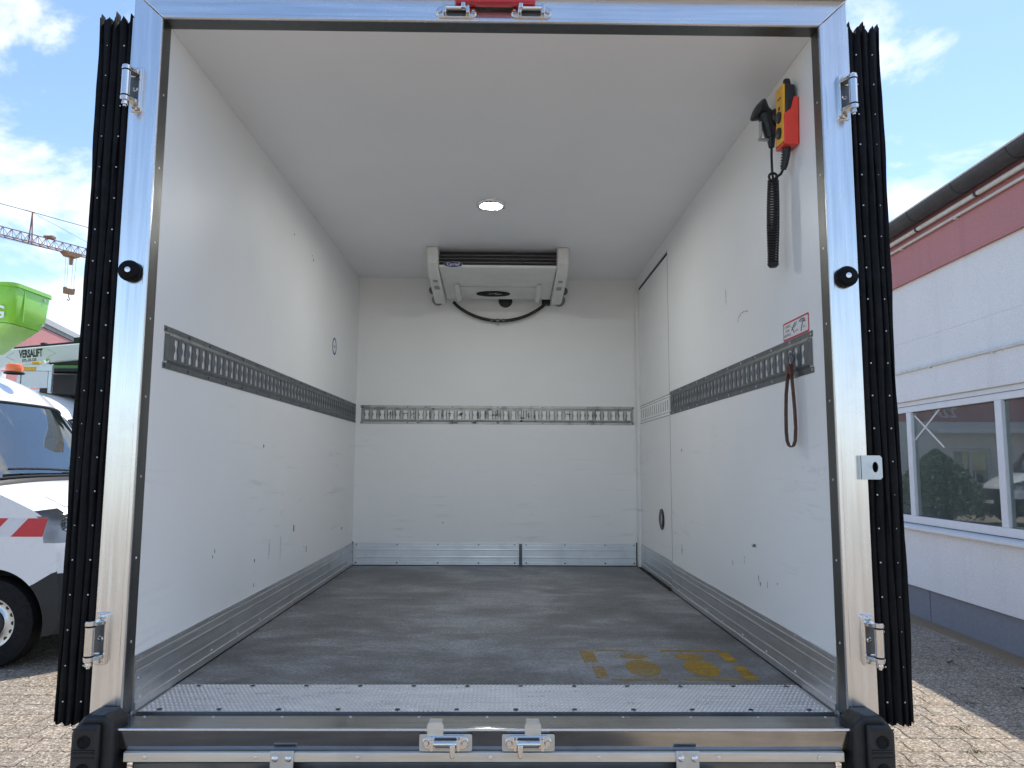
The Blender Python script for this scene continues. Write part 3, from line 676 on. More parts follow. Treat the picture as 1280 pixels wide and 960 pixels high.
part('bumper_edge', 'polished_steel', lambda m: m.cyl((-.9985, -.0655, F-.0035), (.9985, -.0655, F-.0035), .0042, n=10))
ls = part('lower_strip', 'strip_aluminium', lambda m: m.box(-.958, .958, -.064, -.03, F-.087, F-.0615), bevel=.002)
part('strip_screw', 'rivet_metal', lambda m: [m.lathe([(.0065, 0), (.006, .002), (.0025, .0025), (.0025, .001), (0, .001)], (x, -.0642, F-.0745), (0, -1, 0), 10) for x in (-.90, -.61, -.34, .012, .30, .62, .89)], ls, kind='stuff')
for x in (-.57, .505):
    bp = part('bracket_plate', 'zinc_plate', lambda m: m.box(x, x+.062, -.07, -.0645, F-.118, F-.056), ls, bevel=.002)
    part('bolt', 'rivet_metal', lambda m: [m.lathe([(.009, 0), (.009, .002), (.005, .005), (0, .005)], (x+dx, -.0702, F-.075), (0, -1, 0), 12) for dx in (.013, .049)], ls, kind='stuff')
part('crossmember', 'dark_steel', lambda m: (m.box(-.95, .95, -.028, .08, F-.20, F-.1), m.box(-.95, .95, .3, .4, F-.2, F-.1)), bevel=.004)
part('step_tube', 'tread_aluminium', lambda m: m.cyl((-.62, -.06, F-.135), (.62, -.06, F-.135), .02, n=14))
part('underfloor', 'dark_steel', lambda m: (m.box(-1.03, 1.03, .06, L+.05, F-.12, F-.062),))
part('chassis_rail', 'dark_steel', lambda m: (m.box(-.45, -.37, .1, 5.2, .52, .80), m.box(.37, .45, .1, 5.2, .52, .80)), bevel=.006)
for sx in (-1, 1):
    w = part('rear_wheel', 'tyre', lambda m: m.lathe([(.19, -.1), (.30, -.11), (.345, -.085), (.355, 0), (.345, .085), (.30, .11), (.19, .1)], (sx*.84, 1.05, .355), (1, 0, 0), 32))
    part('rim', 'wheel_steel', lambda m: m.lathe([(.20, .1), (.195, .06), (.1, .05), (0, .05)] if sx > 0 else [(.20, -.1), (.195, -.06), (.1, -.05), (0, -.05)], (sx*.84, 1.05, .355), (1, 0, 0), 24), w)
part('axle', 'dark_steel', lambda m: m.cyl((-.8, 1.05, .355), (.8, 1.05, .355), .05))

# rear frame
pl_ = lambda s: [(s*1.0, F-.085), (s*BX, F-.085), (s*BX, 3.044), (s*1.0, ZC)]
for s in (-1, 1):
    fp = part('door_post', 'frame_aluminium', lambda m: m.prism(pl_(s), 0, .055, XZ), bevel=.0025)
    part('edge_bead', 'frame_aluminium', lambda m: m.prism([(s*1.0, F+.005), (s*1.013, F+.005), (s*1.013, ZC+.012), (s*1.0, ZC)], -.0045, -.0002, XZ), fp, bevel=.0018)
    part('jamb_strip', 'jamb_metal', lambda m: m.box(min(s*.9993, s*1.0005), max(s*.9993, s*1.0005), .006, .0552, F+.004, ZC-.0006), fp)
    part('jamb_screw', 'rivet_metal', lambda m: rivets(m, [(s*.9992, .03, F+.2+.23*i) for i in range(8)], (-s, 0, 0), .004, .0015), fp, kind='stuff')
hd = part('header', 'header_aluminium', lambda m: m.prism([(-BX+.0015, 3.0455), (BX-.0015, 3.0455), (.9985, ZC+.0005), (-.9985, ZC+.0005)], 0, .055, XZ), bevel=.002)
part('edge_bead', 'header_aluminium', lambda m: m.prism([(-1.012, ZC+.013), (1.012, ZC+.013), (.9985, ZC+.0005), (-.9985, ZC+.0005)], -.0045, -.0002, XZ), hd, bevel=.0018)
part('jamb_strip', 'jamb_metal', lambda m: m.box(-.9992, .9992, .006, .0552, ZC-.0006, ZC+.0007), hd)
part('roof_cap', 'strip_aluminium', lambda m: m.prism([(-.034, 3.046), (-.034, 3.062), (.02, 3.10), (.06, 3.10), (.06, 3.046)], -BX-.004, BX+.004, lambda a, b, h: (h, a, b)), bevel=.004)
lt = part('brake_light', 'red_lens', lambda m: m.prism(rrect(-.115, .130, 2.997, 3.0445, .010), -.046, -.016, XZ), bevel=.004, label='red high level brake light on the roof edge')
part('light_base', 'black_plastic', lambda m: m.box(-.11, .125, -.0158, -.001, 3.004, 3.0440), lt)

def keeper(m1, m2, m3, cx, cz, up, tab):
    """door rod keeper: base with two bolt ears, bridge bar and pawl"""
    y = -.0045 if up else -.0665
    m1.prism(rrect(cx-.062, cx+.062, cz-.017, cz+.017, .016), y-.008, y, XZ)
    m1.prism(rrect(cx-.041, cx-.030, cz-.015, cz+.015, .004), y-.030, y-.008, XZ); m1.prism(rrect(cx+.030, cx+.041, cz-.015, cz+.015, .004), y-.030, y-.008, XZ)
    m1.cyl((cx-.036, y-.022, cz+(.004 if up else .003)), (cx+.036, y-.022, cz+(.004 if up else .003)), .0078, n=12)
    m2.add(*[MB().box(cx-.028, cx+.028, y-.0095, y-.0085, cz-.013, cz+.013).__dict__[k] for k in ('v', 'f')])
    tz = 1 if up else -1
    m1.prism([(cx+tab-.0065, cz-tz*.004), (cx+tab+.0065, cz-tz*.004), (cx+tab+.0065, cz+tz*.024), (cx+tab+.003, cz+tz*.030), (cx+tab-.003, cz+tz*.030), (cx+tab-.0065, cz+tz*.024)], y-.038, y-.022, XZ)
    for dx in (-.051, .051):
        m3.lathe([(.0085, 0), (.0085, .003), (.0065, .0065), (.0035, .0065), (.003, .004), (0, .004)], (cx+dx, y-.008, cz), (0, -1, 0), 12)
for cx, cz, up, tab in ((-.110, 2.985, True, .022), (.117, 2.987, True, -.032), (-.1075, F-.034, False, .020), (.112, F-.034, False, -.022)):
    m1, m2, m3 = MB(), MB(), MB(); keeper(m1, m2, m3, cx, cz, up, tab)
    kp = m1.build('rod_keeper', 'polished_steel', tk, bevel=.0018); m2.build('recess', 'dark_steel', kp); m3.build('bolt', 'polished_steel', kp, kind='stuff')
    if not up:
        part('mounting_plate', 'zinc_plate', lambda m: m.prism(rrect(cx-.070, cx+.070, cz-.024, cz+.020, .005), -.0664, -.0661, XZ), kp)
        tx = cx+(-.028 if cx < 0 else .012)
        part('guide_tab', 'strip_aluminium', lambda m: (m.prism([(tx-.022, cz+.012), (tx+.022, cz+.012), (tx+.022, F+.008), (tx+.018, F+.016), (tx-.018, F+.016), (tx-.022, F+.008)], -.0715, -.067, XZ), m.box(tx-.018, tx+.018, -.067, -.035, F+.0125, F+.016)), kp, bevel=.002)
# hinges
def hinge(s, cz):
    m1, m2, m3 = MB(), MB(), MB(); X = lambda v: s*v
    m1.prism([(X(a), cz+b) for a, b in rrect(1.046, 1.084, -.070, .070, .007)], -.006, -.0005, XZ)
    m1.prism([(X(a), cz+b) for a, b in rrect(1.046, 1.052, -.062, .062, .002)], -.017, -.006, XZ)
    for z0, z1 in ((.040, .050), (-.050, -.040)):
        m1.prism([(X(1.048), -.004), (X(1.075), -.004), (X(1.086), -.034), (X(1.088), -.050), (X(1.068), -.052), (X(1.048), -.017)], cz+z0, cz+z1, XY)
    m1.cyl((X(1.076), -.043, cz-.038), (X(1.076), -.043, cz+.038), .0125, n=20)
    m1.cyl((X(1.076), -.043, cz+.0405), (X(1.076), -.043, cz+.054), .0125, n=20); m1.cyl((X(1.076), -.043, cz-.054), (X(1.076), -.043, cz-.0405), .0125, n=20)
    m1.cyl((X(1.076), -.043, cz-.066), (X(1.076), -.043, cz-.054), .0095, .0085, n=6); m1.cyl((X(1.076), -.043, cz-.072), (X(1.076), -.043, cz-.066), .005, n=8)
    m2.box(X(1.053) if s > 0 else X(1.0835), X(1.0835) if s > 0 else X(1.053), -.0068, -.0062, cz-.038, cz+.038)
    for dz in (-.058, 0, .058): m3.lathe([(.008, 0), (.008, .002), (.0055, .005), (.003, .005), (.0025, .003), (0, .003)], (X(1.066), -.0062, cz+dz), (0, -1, 0), 12)
    h = m1.build('hinge', 'polished_steel', tk, bevel=.0014); m2.build('hinge_recess', 'dark_steel', h); m3.build('bolt', 'polished_steel', h, kind='stuff')
    part('pin_washer', 'rubber', lambda m: [m.cyl((X(1.076), -.043, cz+z), (X(1.076), -.043, cz+z+.0024), .0132, n=16) for z in (.0381, -.0405)], h)
for s in (-1, 1):
    for cz in (2.729, 1.137): hinge(s, cz)
# rubber door stops on the posts
for s, cz in ((-1, 2.172), (1, 2.173)):
    b = part('door_stop', 'rubber', lambda m: m.lathe([(.026, 0), (.031, .008), (.031, .016), (.025, .026), (.011, .030), (.008, .026)], (s*1.048, -.001, cz), (-s*.12, -1, 0), 20))
    part('bolt', 'rivet_metal', lambda m: m.lathe([(.008, .025), (.008, .029), (0, .030)], (s*1.048, -.001, cz), (-s*.12, -1, 0), 12), b)
# corner bumpers
for s in (-1, 1):
    X = lambda v: s*v
    def blk(m):
        pr = [(.972, F-.15), (1.078, F-.15), (1.078, F+.008), (1.055, F+.037), (1.0, F+.037), (.975, F+.012)]
        m.prism([(X(a), b) for a, b in pr], -.085, -.0008, XZ)
        m.prism([(X(a), b) for a, b in ((1.004, F-.15), (1.077, F-.15), (1.077, F+.004), (1.060, F+.020), (1.004, F+.020))], -.104, -.0852, XZ)
    b = part('corner_bumper', 'bumper_rubber', blk, bevel=.009, seg=3)
    for dz in (-.022, -.092): part('bolt_hole', 'hole_black', lambda m: m.lathe([(.0165, .001), (.0165, .003), (.0128, .003), (.0126, .0014), (0, .0014)], (X(1.042), -.1038, F+dz), (0, -1, 0), 18), b)
    part('grip_rib', 'bumper_rubber', lambda m: [m.box(X(1.012) if s > 0 else X(1.072), X(1.072) if s > 0 else X(1.012), -.1075, -.1042, F+z, F+z+.004) for z in (.008, -.045, -.052, -.064)], b, bevel=.001)

# open rear doors folded back along the sides, rubber seal on the hinge edge
def door(s):
    X = lambda a: s*a
    x0, x1 = 1.096, 1.188
    d = part('rear_door', 'truck_skin', lambda m: m.box(min(X(x0+.003), X(x1)), max(X(x0+.003), X(x1)), .032, 1.12, F+.015, 2.935), bevel=.003)
    part('door_trim', 'frame_aluminium', lambda m: (m.box(min(X(x1-.001), X(x1+.004)), max(X(x1-.001), X(x1+.004)), .020, .06, F+.02, 2.93)), d)
    part('corner_flange', 'frame_aluminium', lambda m: m.prism([(X(x0-.007), 2.80), (X(x0-.003), 2.80), (X(x0-.003), 2.965), (X(x0-.007), 2.95)], .006, .05, XZ), d)
    # profiled rubber: five lips
    n = 60; prof = []
    for i in range(n+1):
        t = i/n; x = x0-.002+(x1-x0+.004)*t
        y = .020 - .0105*abs(math.sin(math.pi*(t*4.3+.15)))**.55 - .004*math.sin(t*math.pi)
        prof.append((x, y))
    zs = [F+.001+(2.945-F)*k/40 for k in range(41)]
    m = MB(); rng = random.Random(int(5+s))
    jt = []; jb = []
    for i in range(n+1):
        lip = math.sin(math.pi*((i/n)*4.3+.15)); jt.append(.004+.022*abs(lip)**1.5*(.4+.6*rng.random())+(.018 if i in (3, 4, 30, 31, 57, 58) else 0)); jb.append(-.004-.016*abs(math.cos(math.pi*i/n*4.3+.6))**2-(.008*rng.random() if i % 4 == 0 else 0))
    for k, z in enumerate(zs):
        for i, (x, y) in enumerate(prof):
            wob = .0022*math.sin(z*5.3+i*.21+s)+.0014*math.sin(z*13+i*.5)+.0008*math.sin(z*31+i*.9)
            zz = z + (jt[i] if k == 40 else 0) + (jb[i] if k == 0 else 0); flare = .004*max(0, k-37)/3 if i > n-10 else 0
            m.v.append((X(x+wob+flare), y, zz))
    w = n+1
    for k in range(40):
        for i in range(n): m.f.append((k*w+i, k*w+i+1, (k+1)*w+i+1, (k+1)*w+i))
    q = len(m.v)
    for k, z in enumerate(zs):
        for i, (x, y) in enumerate(prof): m.v.append((m.v[k*w+i][0], .0305 if 0 < i < n else .026, m.v[k*w+i][2]))
    for k in range(40):
        for i in range(n): m.f.append((q+k*w+i+1, q+k*w+i, q+(k+1)*w+i, q+(k+1)*w+i+1))
    for i in range(n): m.f += [(i+1, i, q+i, q+i+1), (40*w+i, 40*w+i+1, q+40*w+i+1, q+40*w+i)]
    for k in range(40): m.f += [(k*w, (k+1)*w, q+(k+1)*w, q+k*w), ((k+1)*w+n, k*w+n, q+k*w+n, q+(k+1)*w+n)]
    sl = m.build('rubber_seal', 'rubber', d, ang=60)
    part('seal_screw', 'zinc_plate', lambda m: [m.lathe([(.0024, 0), (.0024, .002), (0, .003)], (X(x), .0095, F+.045+.0955*i), (0, -1, 0), 8) for i in range(21) for x in (x0+.020, x0+.070)], sl, kind='stuff')
door(-1); dR = None; door(1)
# lock plate reaching over the right hand seal
def lockplate(m):
    pr = [(1.062, 1.582), (1.118, 1.582), (1.124, 1.588), (1.124, 1.644), (1.118, 1.650), (1.062, 1.650)]; hole = ell(1.104, 1.617, .0085, .0155, 18)
    n = len(pr)
    # ring of faces between outline and hole
    out = [(1.062, 1.582), (1.09, 1.582), (1.118, 1.582), (1.124, 1.588), (1.124, 1.617), (1.124, 1.644), (1.118, 1.650), (1.09, 1.650), (1.062, 1.650), (1.062, 1.617)]
    def ang(p): return math.atan2(p[1]-1.617, p[0]-1.104)
    pts = sorted(out, key=ang); hol = sorted(hole, key=ang)
    left = [p for p in pts]
    for ya, yb in ((-.012, -.0075),):
        vs = [(x, ya, z) for x, z in hol] + [(x, ya, z) for x, z in pts] + [(x, yb, z) for x, z in hol] + [(x, yb, z) for x, z in pts]
        nh, no = len(hol), len(pts); fs = []
        i = j = 0
        def add_tri(a, b, c): fs.append((a, b, c)); fs.append((c+nh+no, b+nh+no, a+nh+no))
        while i < nh or j < no:
            ai = ang(hol[i % nh])+(2*math.pi if i >= nh else 0); aj = ang(pts[j % no])+(2*math.pi if j >= no else 0)
            if j >= no or (i < nh and ai <= aj): add_tri(i % nh, (i+1) % nh, nh+(j % no)); i += 1
            else: add_tri(nh+(j % no), nh+((j+1) % no), i % nh); j += 1
        for k in range(nh): fs.append((k, (k+1) % nh, nh+no+(k+1) % nh, nh+no+k))
        for k in range(no): fs.append((nh+k, nh+(k+1) % no, 2*nh+no+(k+1) % no, 2*nh+no+k))
        m.add(vs, fs)
    m.box(1.060, 1.064, -.012, -.0005, 1.582, 1.650)
part('lock_plate', 'zinc_plate', lockplate)

# wall marks: chips and scratches in the white panels
def blob(m, y, z, w, h, wallx, sgn, seed):
    g = random.Random(seed); n = 11; pts = []
    for i in range(n):
        t = 2*math.pi*i/n; k = g.uniform(.45, 1.1); pts.append((y+w*k*math.cos(t), z+h*k*math.sin(t)))
    m.prism(pts, wallx, wallx+sgn*.0006, lambda a, b, hh: (hh, a, b))
for i, (y, z, w, h) in enumerate(((1.633, 1.299, .012, .026), (2.748, 1.203, .016, .012), (1.115, 1.694, .006, .010), (.596, 1.285, .006, .007), (.615, 1.305, .003, .012), (1.057, 1.212, .007, .008), (1.885, 1.17, .006, .024), (1.84, 1.185, .010, .004), (1.06, 1.113, .006, .009), (1.455, 2.749, .009, .006), (1.827, 2.724, .006, .014), (1.80, 2.74, .012, .004), (1.25, 1.24, .002, .05), (1.42, 1.22, .002, .06))):
    part('chip_mark', 'scuff', lambda m: blob(m, y, z, w, h, -.9999, 1, i), wl_, smooth=False)
for i, (y, z, w, h) in enumerate(((1.842, 1.7, .010, .012), (1.875, 1.174, .007, .03), (.674, 1.183, .007, .009), (.69, 1.20, .003, .016), (.728, 1.317, .03, .008), (.997, 2.348, .0022, .042), (.60, 1.19, .002, .016), (1.0, 1.22, .003, .012), (.85, 1.25, .002, .014), (.50, 1.21, .004, .004))):
    part('chip_mark', 'scuff', lambda m: blob(m, y, z, w, h, .9999, -1, 50+i), wr_, smooth=False)
part('scratch', 'scuff', lambda m: m.tube([(.9996, .845, 2.205), (.9996, .83, 2.222), (.9996, .80, 2.231), (.9996, .76, 2.231), (.9996, .72, 2.224)], .0018, 5), wr_)
part('chip_mark', 'scuff', lambda m: m.lathe([(.006, 0), (0, .001)], (-.373, L-.0004, 1.215), (0, -1, 0), 8), bk_)
# small round blue sticker ring on the left wall
part('round_label', 'print_blue', lambda m: m.lathe([(.054, 0), (.054, .0008), (.041, .0008), (.041, 0)], (-.9996, 2.39, 2.338), (1, 0, 0), 36), wl_, label='small round blue ring label on the left wall')
part('round_label_face', 'sticker_white', lambda m: m.lathe([(.0405, 0), (.0405, .0005), (0, .0005)], (-.9996, 2.39, 2.338), (1, 0, 0), 28), wl_)
part('label_mark', 'print_grey', lambda m: (m.box(-.999, -.9987, 2.365, 2.415, 2.33, 2.342), m.box(-.999, -.9987, 2.37, 2.41, 2.378, 2.384)), wl_)
# yellow stencil on the floor: frame of dashes round two footprints
def stencil(m):
    z0, z1 = F+.0004, F+.0011
    P = lambda pts: m.prism(pts, z0, z1, XY)
    P([(.64, .755), (.865, .755), (.865, .775), (.64, .775)]); P([(.395, .76), (.52, .76), (.52, .778), (.395, .778)])
    P([(.848, .60), (.888, .60), (.888, .748), (.848, .748)]); P([(.848, .40), (.888, .40), (.888, .545), (.848, .545)])
    P([(.64, .376), (.888, .376), (.888, .394), (.64, .394)]); P([(.40, .374), (.585, .374), (.585, .392), (.40, .392)])
    P([(.335, .60), (.385, .60), (.385, .76), (.335, .76)]); P([(.355, .40), (.395, .40), (.395, .54), (.355, .54)])
    for cx, a in ((.735, 0), (.53, 0)):
        P(ell(cx, .525, .058, .105, 26)); P(ell(cx-.005, .68, .052, .036, 20))
part('floor_stencil', 'stencil_yellow', stencil, fl, smooth=False, label='worn yellow stencil of two footprints in a dashed frame')
# advice sticker above the right rail
stk = part('advice_sticker', 'red_print', lambda m: m.prism(rrect(.153, .366, 2.0405, 2.102, .006), .9993, .9999, lambda a, b, h: (h, a, b)), label='white sticker with red border above the right rail')
part('sticker_face', 'sticker_white', lambda m: m.prism(rrect(.160, .359, 2.0465, 2.096, .004), .9989, .99925, lambda a, b, h: (h, a, b)), stk)
for i, (wd, zz) in enumerate((('CONSEILS', 2.086), ('POUR', 2.0715), ('ARRIMAGE', 2.057))):
    text(wd, .0135, (.9988, .327, zz), (0, -1, 0), (0, 0, 1), 'lettering', 'print_black', stk, .92, extrude=.0001)
for ps_, r_ in (([(.292, 2.066), (.276, 2.078), (.262, 2.09)], .0011), ([(.288, 2.078), (.268, 2.056)], .0016), ([(.222, 2.088), (.206, 2.092), (.190, 2.088), (.178, 2.078)], .0011), ([(.214, 2.052), (.206, 2.070), (.196, 2.082), (.184, 2.080)], .0016)):
    part('drawn_line', 'print_black', lambda m: m.tube([(.9986, y, z) for y, z in ps_], r_, 5), stk)
for q_ in ([(.283, 2.082), (.245, 2.092), (.250, 2.079), (.272, 2.071)], ell(.205, 2.087, .028, .006, 16)): part('drawn_hand', 'print_grey', lambda m: m.prism(q_, .9987, .99885, lambda a, b, h: (h, a, b)), stk)
text('NON', .011, (.9987, .250, 2.061), (0, -1, 0), (0, 0, 1), 'lettering', 'red_print', stk, .9, extrude=.0001)
text('OUI', .011, (.9987, .190, 2.063), (0, -1, 0), (0, 0, 1), 'lettering', 'red_print', stk, .9, extrude=.0001)

# ------------------------------------------------------------------ cooling unit under the ceiling
cu = empty('cooling_unit', (0, 2.7, 2.70), 'white slim cooling unit hung under the ceiling with dark louvres', 'cooling unit')
def cp(name, mat, fn, parent=cu, **k):
    m = MB(); fn(m); return m.build(name, mat, parent, **k)
for s in (-1, 1):
    c = .004
    e = cp('end_cap', 'unit_white', lambda m: m.prism([(2.325, ZC-.001), (2.345, 2.86), (2.42, 2.80), (2.90, 2.735), (2.985, 2.74), (3.0, ZC-.001)], min(c+s*.368, c+s*.441), max(c+s*.368, c+s*.441), YZ), bevel=.012, seg=3)
    cp('clip', 'grey_plastic', lambda m: (m.box(c+s*.40-.016, c+s*.40+.016, 2.60, 2.66, 2.765, 2.772), m.box(c+s*.40-.014, c+s*.40+.014, 2.5, 2.52, 2.78, 2.79)), e)
hs_ = cp('housing', 'unit_white', lambda m: m.prism([(2.352, 2.848), (2.358, 2.835), (2.40, 2.824), (2.98, 2.775), (2.99, 2.79), (2.99, 2.90), (2.40, 2.862)], -.362, .370, YZ), bevel=.008, seg=3)
cp('access_panel', 'unit_white', lambda m: m.prism([(2.70, 2.7975), (2.96, 2.7755), (2.96, 2.772), (2.70, 2.794)], -.285, .293, YZ), hs_, bevel=.002)
cp('louvre_back', 'grille_dark', lambda m: m.box(-.366, .374, 2.45, 2.47, 2.84, ZC-.001))
for k in range(3):
    z = 2.872+.022*k
    cp('louvre_slat', 'grille_dark' if k % 1 else 'grey_plastic', lambda m: m.prism([(2.375, z), (2.42, z+.004), (2.42, z+.006), (2.375, z+.0022)], -.364, .372, YZ))
cp('drain_recess', 'hole_black', lambda m: m.prism(ell(-.03, 0, .115, .055, 32), 0, .004, lambda a, b, h: (a, 2.835+b, 2.7815-b*.085-h)), hs_)
cp('badge_stamp', 'grey_plastic', lambda m: [m.box(-.03+dx, -.03+dx+.03, 2.81+dy, 2.822+dy, 2.774, 2.7768) for dx, dy in ((-.03, 0), (.012, .014), (-.002, -.016), (.03, .006))], hs_)
bg_ = cp('maker_badge', 'badge_navy', lambda m: m.prism(ell(-.272, 2.846, .056, .0165, 30), 2.334, 2.340, XZ), hs_)
cp('badge_rim', 'badge_white', lambda m: m.prism(ell(-.272, 2.846, .058, .0185, 30), 2.3365, 2.3515, XZ), bg_)
text('Carrier', .027, (-.272, 2.3335, 2.847), (1, 0, 0), (0, 0, 1), 'lettering', 'badge_white', bg_, 1.0, extrude=.0003)
for x in (-.268, .276): cp('panel_rib', 'unit_white', lambda m: m.prism([(2.64, 2.798), (2.985, 2.769), (2.985, 2.755), (2.66, 2.784)], x-.018, x+.018, YZ), hs_, bevel=.006)
for x in (-.432, .444): cp('pipe_grommet', 'grey_plastic', lambda m: m.lathe([(.042, 0), (.042, .02), (.034, .026), (.02, .026), (.016, .016), (0, .016)], (x, L-.0005, 2.798), (0, -1, 0), 24))
for x in (-.467, .475): cp('pipe_grommet', 'dark_steel', lambda m: m.lathe([(.03, 0), (.03, .012), (0, .016)], (x, L-.0005, 2.868), (0, -1, 0), 20))
cp('pipe_grommet', 'black_plastic', lambda m: m.lathe([(.05, 0), (.05, .01), (.02, .018), (0, .018)], (.055, L-.0005, 2.795), (0, -1, 0), 20))
pts = []
for i in range(25):
    t = i/24; x = -.318+.665*t; pts.append((x, 3.075, 2.775-.135*(1-(2*t-1)**2)**.85))
hz_ = cp('drain_hose', 'cable_black', lambda m: m.tube(pts, .0115, 10))
cp('hose_clip', 'galvanised_rail', lambda m: (m.cyl((-.012, 3.075, 2.641), (.012, 3.075, 2.641), .0145, n=12), m.box(-.008, .008, 3.066, 3.086, 2.615, 2.632), m.cyl((.035, 3.075, 2.642), (.047, 3.075, 2.643), .0138, n=12), m.cyl((-.05, 3.075, 2.643), (-.038, 3.075, 2.642), .0138, n=12)), hz_)
cp('hose_elbow', 'black_plastic', lambda m: m.box(.315, .375, 3.05, 3.10, 2.755, 2.80), hz_, bevel=.006)

# ------------------------------------------------------------------ ceiling lamp
cl = empty('ceiling_lamp', (-.028, 1.58, ZC), 'round chrome ringed lamp glowing in the box ceiling', 'lamp')
def lp(name, mat, fn, parent=cl, **k):
    m = MB(); fn(m); return m.build(name, mat, parent, **k)
c0 = (-.028, 1.58, ZC)
lp('lamp_ring', 'polished_steel', lambda m: m.lathe([(.077, 0), (.077, .006), (.073, .012), (.064, .016), (.060, .012), (.060, .004)], c0, (0, 0, -1), 40))
rf = lp('reflector', 'grey_plastic', lambda m: m.lathe([(.0595, .003), (.0, .003)], c0, (0, 0, -1), 30))
for i in range(4):
    a = R(45+90*i); lp('led_cluster', 'led_glow', lambda m: m.lathe([(.0145, .004), (.0145, .008), (.009, .012), (0, .013)], (c0[0]+.033*math.cos(a), c0[1]+.033*math.sin(a), ZC), (0, 0, -1), 18))
lp('cover', 'lens_glass', lambda m: m.lathe([(.0598, .010), (.045, .018), (.02, .022), (0, .023)], c0, (0, 0, -1), 30))
lp('lamp_screw', 'dark_fastener', lambda m: [m.lathe([(.004, 0), (.004, .002), (0, .002)], (c0[0]+.070*math.cos(R(a)), c0[1]+.070*math.sin(R(a)), ZC-.0135), (0, 0, -1), 8) for a in (115, 145, 20, 260)], kind='stuff')
# ------------------------------------------------------------------ tail lift remote, socket, strap
rc = empty('remote_control', (1.0, .2, 2.66), 'yellow and black push button handset in red wall holder with coiled cable', 'remote control')
def rp(name, mat, fn, parent=rc, **k):
    m = MB(); fn(m); return m.build(name, mat, parent, **k)
TL = Matrix.Translation((.972, .2, 2.76)) @ Matrix.Rotation(R(4), 4, 'X') @ Matrix.Translation((-.972, -.2, -2.76))
def rpx(name, mat, fn, **k):
    m = MB(); fn(m); m.xf(TL); return m.build(name, mat, rc, **k)
rpx('holder', 'red_plastic', lambda m: (m.prism([(.164, 2.668), (.240, 2.668), (.240, 2.735), (.205, 2.762), (.176, 2.815), (.164, 2.822)], .9925, .9990, YZ), m.prism([(.9495, 2.668), (.9990, 2.668), (.9990, 2.822), (.982, 2.822), (.972, 2.782), (.9495, 2.765)], .1640, .1705, lambda a, b, h: (a, h, b)), m.box(.9495, .9990, .164, .240, 2.664, 2.672), m.prism([(.9495, 2.668), (.9990, 2.668), (.9990, 2.77), (.9495, 2.752)], .2350, .2405, lambda a, b, h: (a, h, b))), bevel=.0025)
rpx('handset', 'black_plastic', lambda m: m.box(.956, .992, .172, .233, 2.676, 2.868), bevel=.008, seg=3)
rpx('handset_face', 'yellow_plastic', lambda m: m.box(.948, .9572, .171, .234, 2.676, 2.868), bevel=.005, seg=3)
rpx('hook', 'black_plastic', lambda m: m.prism([(.182, 2.865), (.216, 2.865), (.206, 2.895), (.192, 2.895)], .962, .982, YZ), bevel=.005, seg=3)
for z in (2.712, 2.765): rpx('push_button', 'black_plastic', lambda m: m.lathe([(.019, 0), (.019, .006), (.014, .009), (0, .009)], (.949, .203, z), (-1, 0, 0), 20))
rpx('button_mark', 'print_black', lambda m: (m.box(.9468, .9479, .195, .211, 2.79, 2.80), m.box(.9468, .9479, .188, .218, 2.825, 2.829)))
gp = [(.972, .208, 2.668), (.971, .211, 2.64), (.968, .218, 2.615), (.965, .228, 2.598)]
rp('cable_boot', 'cable_black', lambda m: (m.tube(gp, [.0135, .012, .011, .0095], 12), [m.cyl(Vector(gp[0]).lerp(Vector(gp[3]), t)+Vector((.0, .0, 0)), Vector(gp[0]).lerp(Vector(gp[3]), t+.05), .0150-.004*t, n=12) for t in (.1, .22, .34, .46, .58, .70, .82)]))
so_ = rp('wall_socket', 'black_plastic', lambda m: (m.lathe([(.038, 0), (.038, .012), (.030, .018), (.024, .040), (0, .040)], (.999, .36, 2.835), (-1, 0, 0), 24), m.lathe([(.014, -.062), (.020, -.05), (.026, -.02), (.040, .0), (.043, .006), (.040, .012), (.02, .018), (0, .019)], (.944, .368, 2.872), (-.80, -.1, .42), 24), m.cyl((.958, .355, 2.85), (.972, .345, 2.76), .026, .019, 16), m.cyl((.972, .345, 2.765), (.972, .342, 2.725), .015, .010, 14)), bevel=.002)
rp('socket_lever', 'zinc_plate', lambda m: (m.box(.932, .936, .33, .35, 2.76, 2.815), m.cyl((.925, .34, 2.752), (.96, .34, 2.752), .006)), so_)
# cables and coil
A0 = (.972, .342, 2.728); A1 = (.952, .285, 2.585)
rp('cable', 'cable_black', lambda m: (m.tube([A0, (.970, .340, 2.69), (.962, .318, 2.63), A1], .0045, 8), m.tube([(.965, .228, 2.600), (.962, .242, 2.588), (.956, .268, 2.588), (.952, .284, 2.570)], .0045, 8)))
hx = []; turns = 33; zt, zb = 2.585, 2.292
for i in range(turns*12+1):
    t = i/(turns*12); a = 2*math.pi*turns*t; rad = .0158+.003*math.sin(math.pi*min(1, t*1.15)); z = zt+(zb-zt)*t
    hx.append((.952+rad*math.cos(a)-.006*t, .285+rad*math.sin(a)+.012*t, z))
rp('coiled_cable', 'cable_black', lambda m: (m.tube(hx, .0034, 6), m.lathe([(.0, -.004), (.012, -.002), (.017, .004), (.0185, .012)], (.946, .297, zb-.006), (0, 0, 1), 16), m.tube([(.952+.014*math.cos(t*.5236), .285, 2.595+.014*math.sin(t*.5236)) for t in range(12)], .0045, 6, True)))
